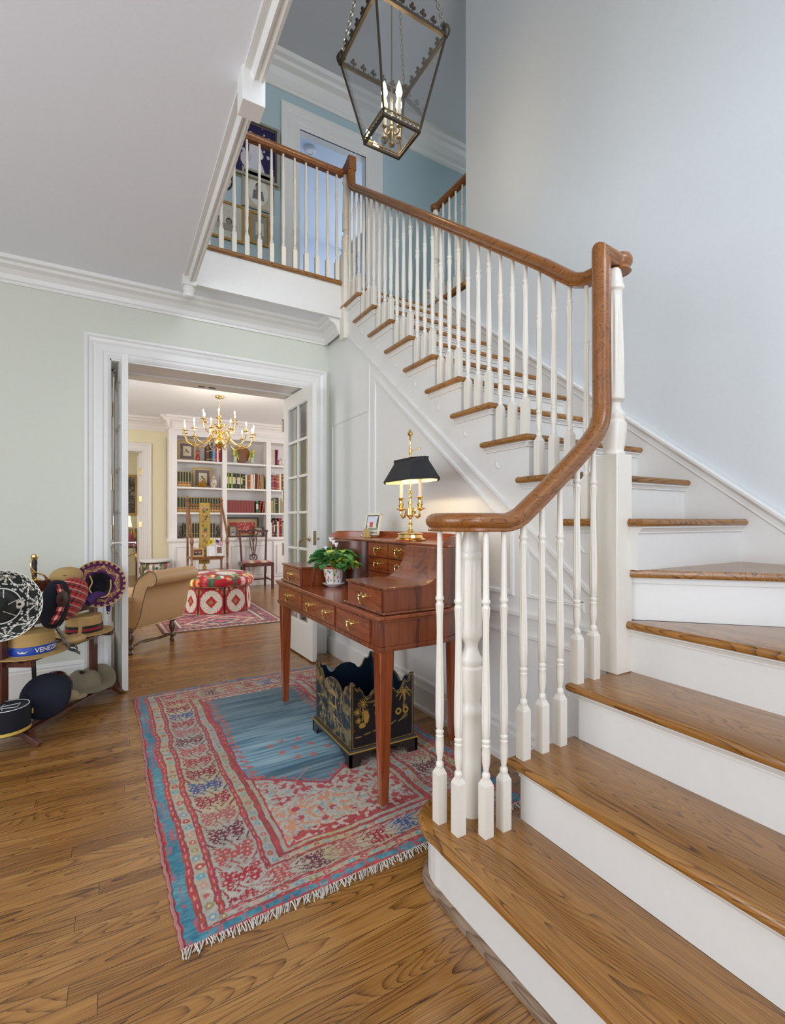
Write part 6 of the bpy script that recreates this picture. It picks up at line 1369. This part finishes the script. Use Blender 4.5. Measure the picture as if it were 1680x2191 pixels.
for s_ in (-1, 1):
    m.tube([tuple(p) for p in spline([(s_*.085, .258, .92), (s_*.055, .25, .86), (s_*.050, .24, .74), (s_*.028, .225, .60), (s_*.010, .222, .53)], 6)], .010, 6)
    m.tube([tuple(p) for p in spline([(s_*.02, .258, .92), (s_*.035, .25, .85), (s_*.010, .24, .76), (s_*.008, .225, .60)], 6)], .007, 6)
    m.tube([tuple(p) for p in spline([(s_*.0, .222, .55), (s_*.055, .22, .515), (s_*.05, .218, .47), (s_*.03, .215, .445), (s_*.055, .215, .43)], 6)], .012, 6)
m.tube([(0, .25, .86), (0, .222, .56)], .008, 6); m.box(-.06, .205, .425, .06, .23, .45); m.tube([(0, .222, .545), (.028, .22, .505), (0, .218, .465), (-.028, .22, .505)], .009, 6, closed=True); cpart('back_splat', m)
# library steps
M['steps'] = wood('steps_wood', (.05, .016, .006), (.20, .075, .022), (.33, .14, .045), 'z', 1.5, .3, ring=14)
ls = thing('library_steps', 'tall turned wood library steps with handrails before the bookcase', 'library steps', (1.205, 7.5, 0))
def turned(x, y, z0_, z1_, fin, r=.017):
    H_ = z1_-z0_; m = MB(); m.lathe([(r*.7, 0), (r, .02), (r*.9, H_*.22), (r*1.15, H_*.24), (r*.75, H_*.26), (r*1.05, H_*.42), (r*.8, H_*.60), (r*1.2, H_*.62), (r*.8, H_*.64), (r*1.05, H_*.80), (r*1.1, H_)], (x, y, z0_), 12)
    if fin: m.lathe([(r*1.3, 0), (r*1.4, .02), (r*.8, .04), (r*1.5, .06), (r*1.2, .085), (r*.5, .10), (r*.6, .112), (.001, .125)], (x, y, z1_ - .03), 12)
    return m
for s_ in (-1, 1):
    m = turned(s_*.243, .25, 0, 1.385, True); part('post', m, 'steps', ls); m = turned(s_*.243, -.20, 0, .78, False, .018); m.lathe([(.020, 0), (.024, .02), (.026, .07), (.020, .10), (.014, .115)], (s_*.243, -.20, .76), 12); part('post', m, 'steps', ls)
    m = MB().tube([(s_*.243, -.20, .875), (s_*.243, .02, 1.13), (s_*.243, .245, 1.375)], .0155, 10, scale=[.9, 1.15, .9]); part('handrail', m, 'steps', ls)
m = MB().box(-.243, .238, 1.325, .243, .262, 1.365); part('top_rail', m, 'steps', ls, .004)
for z, y0_, y1_ in ((.20, -.22, -.02), (.385, -.10, .12), (.575, .04, .26)): m = MB().box(-.25, y0_, z - .022, .25, y1_, z); m.box(-.23, y0_ + .01, z - .05, .23, y0_ + .03, z - .022); part('step', m, 'steps', ls, .004)
for s_ in (-1, 1):
    for y, z0_, z1_ in ((-.09, .20, .365), (.06, .385, .555)): m = turned(s_*.21, y, z0_, z1_, False, .013); part('baluster', m, 'steps', ls)
# needlework bell pull
cv = Canvas(30, 200, .155, 1.0, (.46, .30, .07)); rs = random.Random(12)
for k in range(6):
    yc = .08 + k*.165
    for _ in range(9): x, y = rs.uniform(.035, .12), yc + rs.uniform(-.06, .06); cv.disc(x, y, rs.uniform(.008, .018), rs.choice([(.42, .08, .10), (.50, .20, .20), (.35, .06, .12), (.05, .12, .05), (.55, .35, .25)]))
    cv.line([(.04, yc-.07), (.08, yc), (.12, yc+.06)], .006, (.05, .12, .05)); cv.line([(.11, yc-.07), (.08, yc), (.04, yc+.06)], .006, (.05, .12, .05))
for e in ((0, 0, .008, 1), (.147, 0, .155, 1)): cv.rect(*e, (.35, .22, .05))
bp_ = thing('bell_pull', 'gold needlework hanging with roses and tassel draped on the library steps', 'wall hanging', (1.205, 7.725, 1.375))
m = MB().grid(30, 200, lambda U, V: (-.085 + .150*U, -.010 - .01*np.sin(V*3), -.92 + .925*V), cv.fn()); part('strip', m, 'v_cloth', bp_)
m = MB(); m.lathe([(.012, 0), (.018, -.02), (.012, -.03), (.028, -.07), (.036, -.13), (.001, -.13)][::-1], (-.01, -.02, -.90), 16); part('tassel', m, flat('gold_silk', (.42, .27, .05), .6, bump=.8, bscale=150), bp_)
t_ = framed('small_photo', 1.005, .5755, 1.165, .70, 'tan', (lambda c: (person(c, .33, .08, .55, (.05, .04, .05)), person(c, .70, .08, .55, (.10, .08, .10)), c)[2])(Canvas(50, 40, 1, 1, (.22, .08, .06))), 'gold framed photo of two people in dark clothes on the upper step', .018, 7.60)
fo = thing('open_card', 'white open folder with a framed portrait leaf on the upper step', 'card', (1.335, 7.63, .576))
m = MB(); m.add([(-.125, -.035, .0), (0, 0, 0), (0, .02, .175), (-.125, -.015, .175), (-.125, -.037, .0), (0, -.002, 0), (0, .018, .175), (-.125, -.017, .175)], [(0, 3, 2, 1), (4, 5, 6, 7), (0, 1, 5, 4), (2, 3, 7, 6)]); m.add([(0, 0, 0), (.11, -.035, 0), (.11, -.015, .15), (0, .02, .15)], [(0, 1, 2, 3)]); part('leaf', m, 'white', fo)
m = MB().add([(.025, -.012, .04), (.088, -.033, .04), (.088, -.022, .13), (.025, -.002, .13)], [(0, 1, 2, 3)]); part('portrait', m, flat('sepia_portrait', (.22, .11, .07), .6), fo)
m = MB(); m.tube([(-.1, -.03, .002), (-.1, -.05, -.0), (.1, -.045, .0)], .002, 5); part('easel_wire', m, 'black', fo)
def flag(x, z, cv, lab, rz):
    t = thing('small_flag', lab, 'flag', (x, 7.60, .577)); m = MB().tube([(0, 0, 0), (-.008, 0, .27 + z)], .0018, 5); part('stick', m, 'mah', t)
    m = MB(); m.grid(cv.nu, cv.nv, lambda U, V: (-.008 + .11*U*math.cos(rz), .012*np.sin(U*6), .25 + z - .075*(1-V) + .11*U*math.sin(rz)), cv.fn()); part('cloth', m, 'v_cloth', t)
cv = Canvas(36, 26, 1, 1, (.70, .56, .02)); cv.disc(.5, .5, .16, (.25, .18, .05), .25); cv.line([(.35, .2), (.65, .75)], .05, (.30, .20, .05)); flag(1.23, -.03, cv, 'little yellow flag with a dark emblem stuck by the white folder', .55)
cv = Canvas(36, 26, 1, 1, (.66, .64, .62)); cv.c[(np.mod(cv.Y*7, 1) < .5)] = (.45, .03, .04); cv.rect(0, .46, .42, 1, (.02, .04, .18)); flag(1.345, .0, cv, 'little red white and blue striped flag above the white folder', -.35)
# china drum planter
pl = solo('china_planter', lathe_col([(.17, 0), (.19, .03), (.205, .20), (.205, .35), (.195, .46), (.20, .49)], 150, 60, floral(150, 60, (.05, .09, .05), 21, 420, [(.62, .55, .50), (.50, .12, .10), (.55, .30, .22), (.10, .18, .08), (.04, .07, .05)], (.03, .09))), 'v_glaze', 'round dark floral china planter by the library doorway casing', 'planter', (.548, 8.12, 0))
m = MB().lathe([(.205, .485), (.212, .50), (.212, .515), (.20, .520), (.001, .516)], seg=40); part('rim', m, 'white', pl)
m = MB().lathe([(.2075, .47), (.2085, .482)], seg=40, cap=False); part('dark_line', m, 'black', pl)
# scroll-armed settee
M['suede'] = flat('tan_leather', (.50, .30, .14), .55, bump=.06, bscale=50)
se = thing('scroll_settee', 'tan leather settee with a scrolled end and dark turned legs beside the door', 'settee', (.42, 4.79, 0), rad(45))
pr = [(.02, .20)] + [(-.005 + .0*z, z) for z in (.30, .42)] + [(-.012, .50), (-.03, .54)] + [(-.055 + .068*math.cos(rad(a)), .612 + .068*math.sin(rad(a))) for a in range(-75, -286, -15)] + [(.06, .62), (.10, .55), (.12, .44), (.12, .20)]
m = MB(); xs_ = [-.265, -.26, -.1, .05, .2, .262, .285, .30]; vs = []; n = len(pr)
for i, x in enumerate(xs_):
    for y, z in pr:
        f_ = 1 if z > .5 else max(0, (z-.2)/.3); xx = (x - .08*(1-f_) if x < -.2 else x) if x < .2 else .14 + (x-.14)*(.55 + .45*f_); sc_ = 1.0 if i < 6 else (.93 if i == 6 else .55)
        yy, zz = y, z
        if z > .5: yy, zz = -.055 + (y+.055)*sc_, .612 + (z-.612)*sc_
        vs.append((xx, yy, zz))
fs = [(i*n+q, i*n+(q+1) % n, (i+1)*n+(q+1) % n, (i+1)*n+q) for i in range(len(xs_)-1) for q in range(n)] + [tuple(range(n))[::-1], tuple((len(xs_)-1)*n + q for q in range(n))]
m.add(vs, fs, True); part('scroll_arm', m, 'suede', se)
m = MB(); m.tube([(-.268 - .08*(1 - (1 if z > .5 else max(0, (z-.2)/.3))), y, z) for y, z in pr], .004, 6, closed=True); part('welt', m, flat('dark_welt', (.16, .10, .05), .6), se)
m = MB().box(-.45, .10, .20, .12, .9, .42); m.box(-.46, .10, .40, .20, .9, .46); part('seat', m, 'suede', se, .02)
m = MB().tube([(-.33 + .54*i/30, -.006, .202) for i in range(31)], .004, 5); part('nail_trim', m, 'oldbrass', se)
M['leg_wood'] = flat('dark_bronze_wood', (.10, .05, .02), .3, coat=.4)
for x, y in ((.095, .02), (-.40, .02), (.095, .85), (-.40, .85)):
    m = MB().lathe([(.016, 0), (.026, .012), (.020, .025), (.014, .035), (.024, .045), (.026, .06), (.016, .07), (.014, .085), (.028, .12), (.032, .145), (.022, .17), (.018, .18), (.028, .19), (.028, .205)], (x, y, 0), 16); part('leg', m, 'leg_wood', se)
m = MB().tube([tuple(p) for p in spline([(.115, 0, .05), (.05, .02, .065), (-.05, .05, .055), (-.25, .05, .065), (-.40, .01, .05)], 6)], .012, 7, scale=[.8 + .4*abs(math.sin(i*.5)) for i in range(25)]); part('stretcher', m, 'leg_wood', se)
# room beyond the far doorway
cv = Canvas(50, 60, 1, 1, (.06, .055, .04)); n_ = vn(cv.X*9, cv.Y*9, 3)*vn(cv.X*30, cv.Y*30, 4); cv.c[n_ > .3] = (.16, .15, .11); cv.c[n_ > .5] = (.30, .26, .18); cv.disc(.5, .3, .12, (.30, .10, .05))
framed('landscape_painting', -.35, 1.22, .42, 2.02, 'gilt', cv, 'dark painting in a pale gilt frame in the room beyond the library', .04, 10.98, .04)
tb = thing('side_table', 'dark side table with brass details in the room beyond the library', 'table', (.20, 10.3, 0))
m = MB().box(-.28, -.22, .60, .22, .22, .64); part('top', m, 'darkmah', tb, .004)
for x, y in ((-.25, -.19), (.19, -.19), (-.25, .19), (.19, .19)): m = MB().box(x-.018, y-.018, 0, x+.018, y+.018, .60); part('leg', m, 'darkmah', tb)
m = MB(); m.tube([(-.2, -.20, .52), (0, -.215, .44), (.18, -.20, .52)], .012, 6); m.ball((.17, -.23, .42), (.025, .02, .09), 10, 8); part('brass_swag', m, 'brass', tb)
lm = thing('table_lamp', 'table lamp with a white drum shade in the room beyond the library', 'lamp', (.14, 10.35, .641))
m = MB().lathe([(.07, 0), (.06, .02), (.03, .05), (.06, .14), (.05, .22), (.015, .30), (.01, .36)], seg=18); part('base', m, 'gilt', lm); m = MB().lathe([(.17, .35), (.14, .56)], seg=24, cap=False); part('lamp_shade', m, glow('lit_linen_shade', (.95, .88, .72), .8), lm)
solo('patterned_cushion', (lambda m: m)(MB().grid(40, 40, lambda U, V: (-.18 + .36*U, -.05 - .05*np.sin(PI*U)*np.sin(PI*V), .0 + .32*V), floral(40, 40, (.45, .14, .20), 31, 70, None, (.1, .2)).fn())), 'v_cloth', 'bright pink and green flowered cushion before the table lamp', 'cushion', (.22, 10.08, .645))
m = MB(); m.add([(.06, .0, .0)], []) if False else m.box(-.03, -.004, -.012, .03, .0, .012); solo('ceiling_sensor', m, 'white', 'tiny white sensor plate on the library ceiling', 'sensor', (.62, 6.1, LZ - .013))
